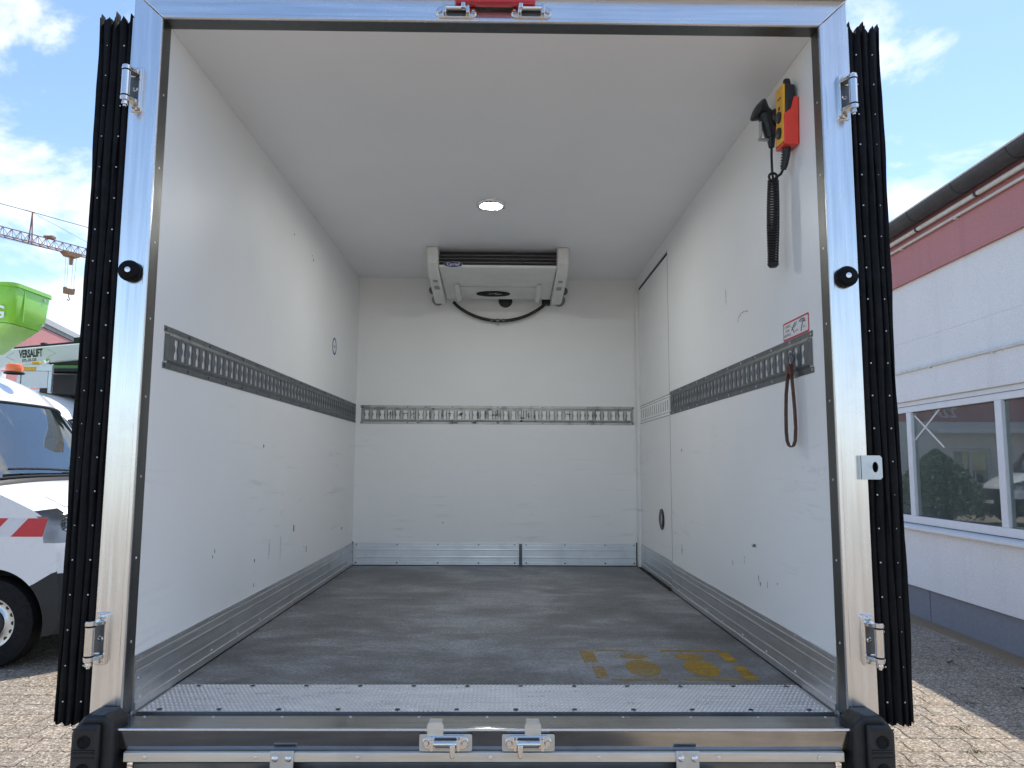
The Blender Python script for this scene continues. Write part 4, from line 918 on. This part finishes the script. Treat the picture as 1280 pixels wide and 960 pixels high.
# leather strap looped through the last slots of the right rail
stp = empty('leather_strap', (.97, .262, 1.68), 'brown leather strap loop hanging from a ring on the right rail', 'strap')
def ribbon(pts, w, th, yc):
    m = MB(); n = len(pts)
    P = [Vector((p[0], 0, p[1])) for p in pts]; vs = []; fs = []
    for i, p in enumerate(P):
        d = (P[min(i+1, n-1)]-P[max(i-1, 0)]).normalized(); nn = Vector((-d.z, 0, d.x))
        sk = pts[i][2] if len(pts[i]) > 2 else 0
        for s1, s2 in ((-1, -1), (1, -1), (1, 1), (-1, 1)): q = p+nn*s1*th/2; vs.append((q.x, yc+sk+s2*w/2, q.z))
    for i in range(n-1):
        for k in range(4): fs.append((i*4+k, i*4+(k+1) % 4, i*4+4+(k+1) % 4, i*4+4+k))
    fs += [(3, 2, 1, 0), tuple(range(4*n-4, 4*n))]
    return m.add(vs, fs)
lp_ = [(.976, 1.948), (.972, 1.93), (.966, 1.90), (.960, 1.85), (.957, 1.79), (.956, 1.73), (.958, 1.70), (.963, 1.685), (.970, 1.680), (.978, 1.684), (.984, 1.70), (.987, 1.74), (.986, 1.80), (.983, 1.86), (.980, 1.91), (.978, 1.945)]
ribbon(lp_, .024, .0035, .258).xf(Matrix.Translation((.972, .258, 0)) @ Matrix.Rotation(R(-42), 4, 'Z') @ Matrix.Translation((-.972, -.258, 0))).build('band', 'leather', stp, bevel=.0008)
m = MB(); m.box(.966, .984, .246, .270, 1.915, 1.95); m.build('stitched_end', 'leather', stp, bevel=.003)
m = MB(); m.tube([(.978, .258+.020*math.cos(t*.5236), 1.966+.020*math.sin(t*.5236)) for t in range(12)], .0038, 8, True); m.build('ring', 'dark_steel', stp)
m = MB(); m.tube([(.976-.002, .258, 1.975), (.984, .262, 1.985), (.986, .264, 1.99)], .006, 8); m.build('snap_hook', 'polished_steel', stp)

# ------------------------------------------------------------------ vans
def smooth_curve(pts, per):
    """Catmull-Rom through (s, z, ...) tuples"""
    out = []; n = len(pts)
    for i in range(n-1):
        p0, p1, p2, p3 = pts[max(i-1, 0)], pts[i], pts[i+1], pts[min(i+2, n-1)]
        for k in range(per):
            t = k/per
            out.append(tuple(.5*((2*b)+(-a+c)*t+(2*a-5*b+4*c-d)*t*t+(-a+3*b-3*c+d)*t**3) for a, b, c, d in zip(p0, p1, p2, p3)))
    out.append(pts[-1]); return out
# s behind the nose, z, plan sweep-back c, edge drop d
PROF = [(.10, .26, .34, 0.), (.02, .36, .36, 0.), (.0, .52, .37, 0.), (.02, .68, .37, 0.), (.05, .84, .36, 0.), (.09, .98, .34, .0), (.16, 1.11, .30, .01), (.32, 1.24, .26, .03), (.56, 1.36, .22, .05), (.76, 1.44, .20, .05), (.90, 1.50, .20, .04),
        (1.06, 1.72, .20, .04), (1.24, 1.96, .20, .05), (1.40, 2.16, .20, .06), (1.58, 2.33, .16, .10), (1.85, 2.46, .1, .14), (2.2, 2.53, .0, .16)]
NP = 5
PC = smooth_curve(PROF, NP)
def vw(z):
    if z < .5: return .985+.015*(z-.26)/.24
    if z < 1.35: return 1.0
    return 1.0-.13*((z-1.35)/(2.32-1.35))**1.15
VL = 5.55; AX = (.92, .35); AX2 = (4.35, .35)
def make_van(name, label, loc, rotz, group, lift=False):
    root = empty(name, (0, 0, 0), label, 'van', group)
    NV = 28; parts = {}
    def put(key, vs, thick=None):
        parts.setdefault(key, MB()).add(vs, [tuple(range(len(vs)))])
    vpar = [-1+2*k/NV for k in range(NV+1)]
    def front(i, v):
        s, z, c, d = PC[i]; zz = z - d*abs(v)**4; w = vw(zz)
        return (-(s + c*abs(v)**3.2), w*v, zz)
    iw0, iw1, ic0 = 10*NP, 13*NP, 9*NP
    for i in range(len(PC)-1):
        for k in range(NV):
            vs = [front(i, vpar[k]), front(i, vpar[k+1]), front(i+1, vpar[k+1]), front(i+1, vpar[k])]
            av = abs(vpar[k]+vpar[k+1])/2; zc = sum(v[2] for v in vs)/4
            if iw0 <= i < iw1 and av < .93: key = 'windscreen'
            elif ic0+2 <= i < iw0 and av < .92: key = 'cowl'
            elif zc < .60 or (zc < .76 and av > .3): key = 'bumper'
            elif .97 < zc < 1.235 and av > .66 and zc < .86+av*.42: key = 'headlight' if vpar[k] > 0 else 'headlight_'
            elif .68 < zc < 1.0 and av < .6: key = 'grille'
            else: key = 'body'
            put(key, vs)
    # roof to the tail
    zr = PC[-1]; edge = front(len(PC)-1, 1)[2]
    ss = [2.2+(VL-2.2)*k/8 for k in range(9)]
    rv = lambda s, v: (-s, vw(zr[1]-zr[3]*abs(v)**4)*v, zr[1]-zr[3]*abs(v)**4 - (.05 if s > VL-.01 else 0))
    for a, b in zip(ss[:-1], ss[1:]):
        for k in range(NV): put('body', [rv(a, vpar[k]), rv(a, vpar[k+1]), rv(b, vpar[k+1]), rv(b, vpar[k])])
    # sides: rows share the heights of the front edge
    rows = [front(i, 1) for i in range(len(PC))]
    RA = .43
    for sg in (-1, 1):
        for i in range(len(rows)-1):
            za, zb_ = rows[i][2], rows[i+1][2]; sa, sb = -rows[i][0], -rows[i+1][0]
            if zb_-za < 1e-4: continue
            sub = 3 if za < .9 else 1
            for q in range(sub):
                z0, z1 = za+(zb_-za)*q/sub, za+(zb_-za)*(q+1)/sub; s0_, s1_ = sa+(sb-sa)*q/sub, sa+(sb-sa)*(q+1)/sub
                NS = 110
                def P(s, z):
                    zl = .50+max(0, .26-max(0, s-.42)*.62)
                    if s < 1.4 and abs(z-zl) < .024: z = zl
                    for ax in (AX, AX2):
                        dx, dz = s-ax[0], z-ax[1]; dd = math.hypot(dx, dz)
                        if RA-.035 < dd < RA+.02: s, z = ax[0]+dx*RA/dd, ax[1]+dz*RA/dd
                    return (-s, sg*vw(z), z)
                for k in range(NS):
                    t0, t1 = k/NS, (k+1)/NS
                    q0 = (s0_+(VL-s0_)*t0, z0); q1 = (s0_+(VL-s0_)*t1, z0); q2 = (s1_+(VL-s1_)*t1, z1); q3 = (s1_+(VL-s1_)*t0, z1)
                    cs, cz = (q0[0]+q2[0])/2, (z0+z1)/2
                    if any(math.hypot(cs-ax[0], cz-ax[1]) < RA-.008 for ax in (AX, AX2)): continue
                    if cz < .50 + max(0, .26-max(0, cs-.42)*.62) and cs < 1.4 or cz < .36: key = 'bumper' if cs < 1.4 else 'body'
                    elif 1.48 < cz < 2.06 and 5 <= k < 27: key = 'side_window'
                    elif .99 < cz < 1.19 and cs < .52+(cz-.99)*.5 and cs < .60: key = 'headlight' if sg > 0 else 'headlight_'
                    else: key = 'body'
                    put(key, [P(*q0), P(*q1), P(*q2), P(*q3)])
    # tail
    for a, b in zip(rows[:-1], rows[1:]):
        wa, wb_ = vw(a[2]), vw(b[2]); put('body', [(-VL, -wa, a[2]), (-VL, wa, a[2]), (-VL, wb_, b[2]), (-VL, -wb_, b[2])])
    mats = dict(body='van_white', windscreen='windscreen_glass', cowl='van_black', bumper='van_black', headlight='lens_glass', headlight_='lens_glass', grille='van_black', side_window='windscreen_glass')
    built = {}
    for key, m in parts.items():
        me = m.mesh(key.strip('_'), mats[key], fix=False)
        bm = bmesh.new(); bm.from_mesh(me); bmesh.ops.remove_doubles(bm, verts=bm.verts, dist=.0008); bmesh.ops.recalc_face_normals(bm, faces=bm.faces); bm.to_mesh(me); bm.free()
        me.polygons.foreach_set('use_smooth', [True]*len(me.polygons)); me.set_sharp_from_angle(angle=R(42))
        o = bpy.data.objects.new(key.strip('_'), me); COL.objects.link(o); o.parent = root; built[key] = o
    def vp(n, mat, fn, parent=root, **k):
        m = MB(); fn(m); return m.build(n, mat, parent, **k)
    # seals round the glass
    vp('screen_seal', 'van_black', lambda m: (m.tube([(front(iw1, v)[0]+.004, front(iw1, v)[1], front(iw1, v)[2]+.004) for v in [k/14*.94 for k in range(-14, 15)]], .011, 6), m.tube([(front(iw0, v)[0]+.004, front(iw0, v)[1], front(iw0, v)[2]+.004) for v in [k/14*.94 for k in range(-14, 15)]], .011, 6),
        [m.tube([(front(i, s*.93)[0]+.004, front(i, s*.935)[1], front(i, s*.93)[2]+.002) for i in range(iw0, iw1+1)], .012, 6) for s in (-1, 1)]), built['windscreen'])
    # lamp insides
    for s in (-1, 1):
        built['headlight'] = built['headlight' if s > 0 else 'headlight_']
        hl = vp('lamp_bowl', 'polished_steel', lambda m: (m.lathe([(.062, 0), (.045, -.035), (.012, -.05), (0, -.05)], (-.405, s*.88, 1.12), (.75, s*.6, .1), 18), m.lathe([(.045, 0), (.03, -.03), (0, -.04)], (-.31, s*.80, 1.03), (.85, s*.4, .1), 16)), built['headlight'])
        vp('bulb', 'lens_glass', lambda m: m.lathe([(.018, -.03), (.018, 0), (0, .012)], (-.405, s*.88, 1.12), (.75, s*.6, .1), 12), built['headlight'])
        vp('lamp_tray', 'wheel_steel', lambda m: m.add([(-.28, s*.52, .90), (-.76, s*.95, .92), (-.84, s*.94, 1.30), (-.50, s*.52, 1.30)], [(0, 1, 2, 3)]), built['headlight'], fix=False)
    # wipers
    for y0, y1, dx in ((.75, -.05, .0), (-.02, -.78, .02)):
        pts = []
        for k in range(9):
            v = (y0+(y1-y0)*k/8); i = iw0 + (1 if k < 8 else 0); f = front(iw0+1, max(-.93, min(.93, v))); pts.append((f[0]+.03, f[1], f[2]+.012+.004*k))
        vp('wiper', 'van_black', lambda m: (m.tube(pts, .010, 6), m.tube([(p[0]-.012, p[1], p[2]-.006) for p in pts], .006, 4)), built['windscreen'])
    # cabin
    vp('dashboard', 'dash_grey', lambda m: m.prism([(-1.12, 1.46), (-1.30, 1.50), (-1.62, 1.44), (-1.62, 1.0), (-1.12, 1.0)], -.86, .86, lambda a, b, h: (a, h, b)), bevel=.03)
    sw = [(-1.60+.02*math.cos(a), .42+.20*math.cos(a), 1.42+.17*math.sin(a)) for a in [2*math.pi*k/20 for k in range(20)]]
    vp('steering_wheel', 'seat_grey', lambda m: (m.tube([(-1.70-.10*math.sin(2*math.pi*k/20), .42+.20*math.cos(2*math.pi*k/20), 1.42+.16*math.sin(2*math.pi*k/20)) for k in range(20)], .015, 6, True), m.box(-1.72, -1.68, .24, .60, 1.40, 1.44)))
    for y in (-.52, .02, .50): vp('seat', 'seat_grey', lambda m: (m.box(-2.45, -2.25, y-.22, y+.22, .95, 1.62), m.box(-2.42, -2.30, y-.13, y+.13, 1.62, 1.86), m.box(-2.35, -1.85, y-.22, y+.22, .8, .97)), bevel=.05)
    vp('bulkhead', 'dash_grey', lambda m: m.box(-2.75, -2.70, -.88, .88, .5, 2.25))
    vp('cabin_floor', 'dash_grey', lambda m: m.box(-2.7, -.95, -.9, .9, .45, .5))
    vp('underbody', 'van_black', lambda m: (m.box(-1.35, -.42, -.62, .62, .3, .9), m.box(-5.4, -1.4, -.8, .8, .25, .5)))
    for ax in (AX, AX2):
        for s in (-1, 1):
            w = vp('wheel', 'tyre', lambda m: m.lathe([(.20, -.10), (.30, -.105), (.338, -.09), (.35, -.05), (.35, .05), (.338, .09), (.30, .105), (.215, .10)], (-ax[0], s*.875, .35), (0, 1, 0), 40))
            def rim(m):
                y = s*.875; o_ = s*.1
                m.lathe([(.218, .092), (.212, .100), (.200, .098), (.190, .070), (.150, .062), (.118, .068), (.100, .085), (.06, .088), (0, .088)], (-ax[0], y, .35), (0, s, 0), 40)
            rm = vp('rim', 'wheel_steel', rim, w)
            vp('rim_hole', 'van_black', lambda m: [m.lathe([(.0165, 0), (.0165, .003), (0, .003)], (-ax[0]+.168*math.cos(2*math.pi*k/16), s*(.875+.0635), .35+.168*math.sin(2*math.pi*k/16)), (0, s, 0), 12) for k in range(16)], rm)
            vp('hub_cap', 'van_black', lambda m: m.lathe([(.112, .080), (.108, .094), (.05, .100), (0, .102)], (-ax[0], s*.875, .35), (0, s, 0), 30), rm)
            vp('wheel_liner', 'van_black', lambda m: m.add([(-ax[0]+.424*math.cos(R(-15+7*k)), yy, .35+.424*math.sin(R(-15+7*k))) for k in range(31) for yy in (s*.62, s*.985)], [(2*k, 2*k+1, 2*k+3, 2*k+2) for k in range(30)]), fix=False)
    # reflective red and white striping along the flank and on the bonnet edge
    if not lift:
        z0, z1 = 1.03, 1.175; s0 = .50
        for sg in (-1, 1):
            for k in range(6):
                a = s0+.155*k; lean = .13
                pr = [(-(a+lean), z0), (-(a+lean+.155), z0), (-(a+.155), z1), (-a, z1)] if sg < 0 else [(-(a+lean), z0), (-(a+lean+.155), z0), (-(a+.155), z1), (-a, z1)]
                if k == 0: pr = [(-(a+.035), z0), (-(a+lean+.155), z0), (-(a+.155), z1), (-a, z1)]
                vp('stripe', ('stripe_red', 'stripe_white')[k % 2], lambda m: m.prism(pr, min(sg*1.0006, sg*1.0022), max(sg*1.0006, sg*1.0022), XZ))
        for k in range(6):
            v0, v1 = -.80+.26*k, -.80+.26*(k+1)
            i0 = 7*NP+1
            vs = []
            for j in range(5):
                v = v0+(v1-v0)*j/4; p, q = Vector(front(i0, v)), Vector(front(i0+4, v)); vs += [p+Vector((.003, 0, .004)), q+Vector((.003, 0, .004))]
            vp('bonnet_stripe', ('stripe_white', 'stripe_red')[k % 2], lambda m: m.add(vs, [(2*j, 2*j+2, 2*j+3, 2*j+1) for j in range(4)]), fix=False)
    # mirrors
    for s in (-1, 1): vp('mirror', 'van_black', lambda m: (m.box(-1.62, -1.45, s*1.12-.09, s*1.12+.09, 1.50, 1.80), m.box(-1.55, -1.50, min(s*.96, s*1.06), max(s*.96, s*1.06), 1.5, 1.56)), bevel=.03)
    root.location = loc; root.rotation_euler = (0, 0, rotz)
    return root
NX, NY = -3.08, 4.9
van = make_van('service_van', 'white van with red and white stripes and orange roof beacon', (NX, NY, 0), 0, None)
lv = copy_tree(van); lv.location = (-3.55, 7.55, 0); lv['label'] = 'white van carrying an aerial lift boom, parked behind the striped van'; lv.name = 'lift_van'
pv = copy_tree(van); pv.location = (-4.0, 20.0, 0); pv.rotation_euler = (0, 0, R(4)); pv['label'] = 'white van parked across the yard, mirrored in the workshop window'; pv.name = 'parked_van'
for v_ in (lv, pv):
    for ch in list(v_.children):
        if ch.name.startswith(('stripe', 'bonnet_stripe')): bpy.data.objects.remove(ch)
ORG[van] = Vector(van.location); ORG[lv] = Vector(lv.location)
# orange beacon on the striped van
m = MB(); m.lathe([(.085, 0), (.088, .012), (.07, .02), (0, .02)], (-4.60, 4.9, 2.452), (0, 0, 1), 24); bb = m.build('beacon_base', 'van_black', van)
m = MB(); m.lathe([(.074, .02), (.076, .05), (.070, .085), (.05, .098), (0, .10)], (-4.60, 4.9, 2.452), (0, 0, 1), 24); m.build('beacon', 'beacon_orange', van)

# aerial lift on the second van
def lf(name, mat, fn, parent=lv, **k):
    m = MB(); fn(m); return m.build(name, mat, parent, **k)
BY = 7.3
BMx = Matrix.Translation((-5.912, BY, 2.955)) @ Matrix.Rotation(R(-5.5), 4, 'Y')     # boom axis along x, rising to the nose
def bx(name, mat, fn, parent=lv, **k):
    m = MB(); fn(m); m.xf(BMx); return m.build(name, mat, parent, **k)
bm_ = bx('boom', 'lift_white', lambda m: m.prism(rrect(-.12, .12, -.11, .11, .025), -1.5, 2.2, lambda a, b, h: (h, a, b)))
bx('boom_hose', 'cable_black', lambda m: (m.tube([(-.26, -.02, .125), (.4, -.02, .13), (1.3, -.02, .13), (2.1, -.02, .125)], .026, 8),), bm_)
for a_, b_, c_ in ((.50, .62, .20), (.08, .14, .17)): bx('hose_clamp', 'black_plastic', lambda m: m.box(a_, b_, -.06, .04, .112, c_), bm_, bevel=.008)
tx_ = lambda body, size, u, w, nm, sx: None
xa = BMx.to_3x3() @ Vector((1, 0, 0)); za = BMx.to_3x3() @ Vector((0, 0, 1))
text('VERSALIFT', .135, BMx @ Vector((0, -.1215, .025)), xa, za, 'lettering', 'print_black', bm_, .46, .005, .001)
text('ETL-32-125', .05, BMx @ Vector((-.02, -.1215, -.055)), xa, za, 'lettering', 'print_black', bm_, .75, .001, .001)
for s_, c_ in ((-1, -.24), (1, .24)):
    bx('chevron_mark', 'print_grey', lambda m: m.tube([(c_-s_*.03, -.1215, .06), (c_+s_*.07, -.1215, .01), (c_-s_*.03, -.1215, -.04)], .003, 4), bm_)
bx('pivot_pin', 'polished_steel', lambda m: m.lathe([(.035, 0), (.035, .012), (.02, .018), (0, .018)], (.20, -.12, -.085), (0, -1, 0), 14), bm_)
lf('lower_arm', 'black_plastic', lambda m: m.box(-5.69, -4.4, BY-.10, BY+.10, 2.84, 2.915), bevel=.01)
lf('arm_link', 'lift_green', lambda m: m.box(-5.75, -4.5, BY-.12, BY+.08, 2.79, 2.838), bevel=.006)
lf('lift_cylinder', 'black_plastic', lambda m: m.cyl((-5.60, BY-.2, 2.755), (-4.6, BY-.2, 2.755), .036, n=16))
lf('cylinder_pin', 'polished_steel', lambda m: m.lathe([(.026, 0), (.026, .012), (.012, .014), (.010, .004), (0, .004)], (-5.57, BY-.235, 2.757), (0, -1, 0), 16))
lf('boom_rest', 'black_plastic', lambda m: m.prism([(-5.64, 2.44), (-5.64, 2.62), (-5.58, 2.70), (-4.6, 2.71), (-4.6, 2.44)], BY-.35, BY+.1, lambda a, b, h: (a, h, b)), bevel=.02)
lf('roof_rack', 'zinc_plate', lambda m: (m.box(-5.74, -5.33, BY-.62, BY-.58, 2.70, 2.78), m.box(-5.74, -5.70, BY-.62, BY-.58, 2.44, 2.70), m.box(-5.37, -5.33, BY-.62, BY-.58, 2.44, 2.70)), bevel=.004)
lf('side_panel', 'lift_white', lambda m: m.box(-5.69, -5.38, BY-.612, BY-.59, 2.50, 2.698))
lf('marker_strip', 'amber', lambda m: m.box(-5.69, -5.52, BY-.626, BY-.6205, 2.705, 2.75), bevel=.004)
lf('marker_lamp', 'amber', lambda m: m.box(-5.58, -5.49, BY-.62, BY-.56, 2.7825, 2.815), bevel=.006)
lf('turret', 'lift_white', lambda m: (m.cyl((-6.6, BY, 2.40), (-6.6, BY, 2.62), .24), m.box(-6.95, -6.4, BY-.18, BY+.18, 2.60, 2.78)), bevel=.01)
# green bucket held at the end of a short jib
BC = Vector((-5.875, 6.05, 3.17))
def bucket(m):
    # walls flare upward, all edges rounded
    secs = [(.0, .40, .31), (.10, .44, .34), (.42, .46, .36), (.44, .455, .355)]
    ring = []
    for z, a, b in secs:
        pr = rrect(-a, a, -b, b, .09, 6); ring.append([(BC.x+p, BC.y+q+.33, BC.z+z) for p, q in pr])
    n = len(ring[0]); vs = [p for r_ in ring for p in r_]; fs = []
    for j in range(len(ring)-1):
        for i in range(n): fs.append((j*n+i, j*n+(i+1) % n, (j+1)*n+(i+1) % n, (j+1)*n+i))
    fs.append(tuple(range(n-1, -1, -1))); fs.append(tuple(range((len(ring)-1)*n, len(ring)*n)))
    m.add(vs, fs)
bk = lf('bucket', 'bucket_green', bucket, ang=50, label='bright green rounded work bucket of the lift')
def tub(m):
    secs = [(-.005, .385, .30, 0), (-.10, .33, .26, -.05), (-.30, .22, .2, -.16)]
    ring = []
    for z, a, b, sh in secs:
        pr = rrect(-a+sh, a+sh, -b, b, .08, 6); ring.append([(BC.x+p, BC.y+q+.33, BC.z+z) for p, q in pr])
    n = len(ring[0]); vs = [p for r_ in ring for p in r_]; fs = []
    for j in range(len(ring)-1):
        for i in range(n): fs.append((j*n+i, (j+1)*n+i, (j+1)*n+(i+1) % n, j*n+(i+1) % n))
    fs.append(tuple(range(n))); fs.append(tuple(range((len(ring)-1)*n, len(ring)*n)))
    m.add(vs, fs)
lf('bucket_rim', 'bucket_green', lambda m: m.add(*(lambda o_, i_, n: ([(BC.x+p, BC.y+q+.33, BC.z+z) for z in (.405, .447) for p, q in o_] + [(BC.x+p, BC.y+q+.33, BC.z+z) for z in (.405, .447) for p, q in i_], [(k, (k+1) % n, n+(k+1) % n, n+k) for k in range(n)] + [(n+k, n+(k+1) % n, 3*n+(k+1) % n, 3*n+k) for k in range(n)] + [((k+1) % n, k, 2*n+k, 2*n+(k+1) % n) for k in range(n)]))(rrect(-.475, .475, -.375, .375, .095, 6), rrect(-.44, .44, -.34, .34, .085, 6), 28)), bk)
lf('bucket_seam', 'bucket_green', lambda m: m.box(BC.x+.452, BC.x+.463, BC.y+.16, BC.y+.175, BC.z+.03, BC.z+.405), bk, bevel=.003)
for z_ in (.06, .36): lf('bucket_bolt', 'zinc_plate', lambda m: m.cyl((BC.x+.44, BC.y+.52, BC.z+z_), (BC.x+.468, BC.y+.52, BC.z+z_), .012, n=10), bk)
lf('bucket_floor', 'bucket_lit', tub, bk, ang=50)
text('G', .20, (-5.565, BC.y-.034, BC.z+.10), (1, 0, 0), (0, 0, 1), 'lettering', 'badge_white', bk, 1.0, .004, .002)
lf('bucket_jib', 'lift_white', lambda m: (m.tube([(-6.9, BY, 2.72), (-6.95, BY, 3.2), (-6.5, BY-.3, 3.3), (-6.15, BY-.6, 3.3)], .06, 10),))

# ------------------------------------------------------------------ tower crane far off
cr_ = empty('tower_crane', (-42, 130, 0), 'distant rusty lattice tower crane jib with hanging hook block', 'crane')
def cpz(name, mat, fn, parent=cr_, **k):
    m = MB(); fn(m); return m.build(name, mat, parent, **k)
J0 = Vector((-62.4, 87.7, 29.6)); JD = Vector((5.5, 9.64, 0)).normalized(); JN = Vector((JD.y, -JD.x, 0))
def jp(t, n_, z): return J0 + JD*t + JN*n_ + Vector((0, 0, z))
def jib(m):
    T0, T1, st = -16, 48, 1.05
    for n_ in (-.5, .5): m.cyl(jp(T0, n_, 0), jp(T1, n_, 0), .07, n=5)
    def topz(t): return 1.15
    m.cyl(jp(T0, 0, 1.15), jp(T1, 0, 1.15), .07, n=5)
    t = T0; k = 0
    while t < T1:
        for n_ in (-.5, .5):
            m.cyl(jp(t, n_, 0), jp(t+st/2, 0, 1.15), .035, n=4); m.cyl(jp(t+st/2, 0, 1.15), jp(t+st, n_, 0), .035, n=4)
        m.cyl(jp(t, -.5, 0), jp(t, .5, 0), .035, n=4); m.cyl(jp(t, -.5, 0), jp(t+st, .5, 0), .03, n=4)
        t += st
cpz('jib', 'crane_steel', jib)
cpz('king_post', 'crane_steel', lambda m: (m.cyl(jp(3.6, -.4, 0), jp(3.6, 0, 4.0), .08, n=6), m.cyl(jp(3.6, .4, 0), jp(3.6, 0, 4.0), .08, n=6), m.cyl(jp(2.7, 0, 4.05), jp(3.9, 0, 4.05), .07, n=6)))
cpz('pendant_line', 'cable_grey', lambda m: (m.cyl(jp(-16, 0, 3.7), jp(3.6, 0, 4.05), .045, n=5), m.cyl(jp(3.6, 0, 4.05), jp(40, 0, 4.4), .045, n=5), m.cyl(jp(3.6, 0, 4.0), jp(14, 0, 1.2), .02, n=5), m.cyl(jp(-16, 0, -.6), jp(9, 0, -.15), .02, n=4)))
cpz('trolley_winch', 'crane_steel', lambda m: m.box(*[v for ab in zip(jp(5.3, -.3, 1.2), jp(6.6, .3, 1.5)) for v in sorted(ab)]))
tr_ = cpz('trolley', 'crane_orange', lambda m: (m.prism([(7.6, 0), (10.2, 0), (9.6, -.55), (8.2, -.55)], -.6, .6, lambda a, b, h: tuple(jp(a, h, b))), m.prism([(8.7, -.55), (9.1, -.55), (9.05, -1.6), (8.75, -1.6)], -.15, .15, lambda a, b, h: tuple(jp(a, h, b)))))
cpz('hoist_rope', 'cable_grey', lambda m: [m.cyl(jp(8.9+dx, 0, -.5), jp(8.9+dx*.8, 0, -4.9), .018, n=4) for dx in (-.75, -.4, .3, .7)], tr_)
hb_ = cpz('hook_block', 'crane_orange', lambda m: (m.prism([(8.25, -4.75), (8.5, -4.9), (9.3, -4.9), (9.55, -4.75), (9.5, -5.6), (8.3, -5.6)], -.3, .3, lambda a, b, h: tuple(jp(a, h, b))),), tr_)
cpz('hook', 'crane_steel', lambda m: m.tube([jp(8.9, 0, -5.6), jp(8.9, 0, -6.0), jp(9.1, 0, -6.25), jp(8.95, 0, -6.5), jp(8.7, 0, -6.3)], .06, 6), tr_)
def mast(m):
    c = jp(48, 0, 0); zt_ = c.z
    for dx in (-.8, .8):
        for dy in (-.8, .8): m.cyl((c.x+dx, c.y+dy, 0), (c.x+dx, c.y+dy, zt_+4), .09, n=5)
    z = 0
    while z < zt_+3:
        for (ax_, ay_), (bx2, by2) in (((-.8, -.8), (.8, -.8)), ((.8, -.8), (.8, .8)), ((.8, .8), (-.8, .8)), ((-.8, .8), (-.8, -.8))):
            m.cyl((c.x+ax_, c.y+ay_, z), (c.x+bx2, c.y+by2, z+1.6), .04, n=4)
        z += 1.6
cpz('mast', 'crane_steel', mast)
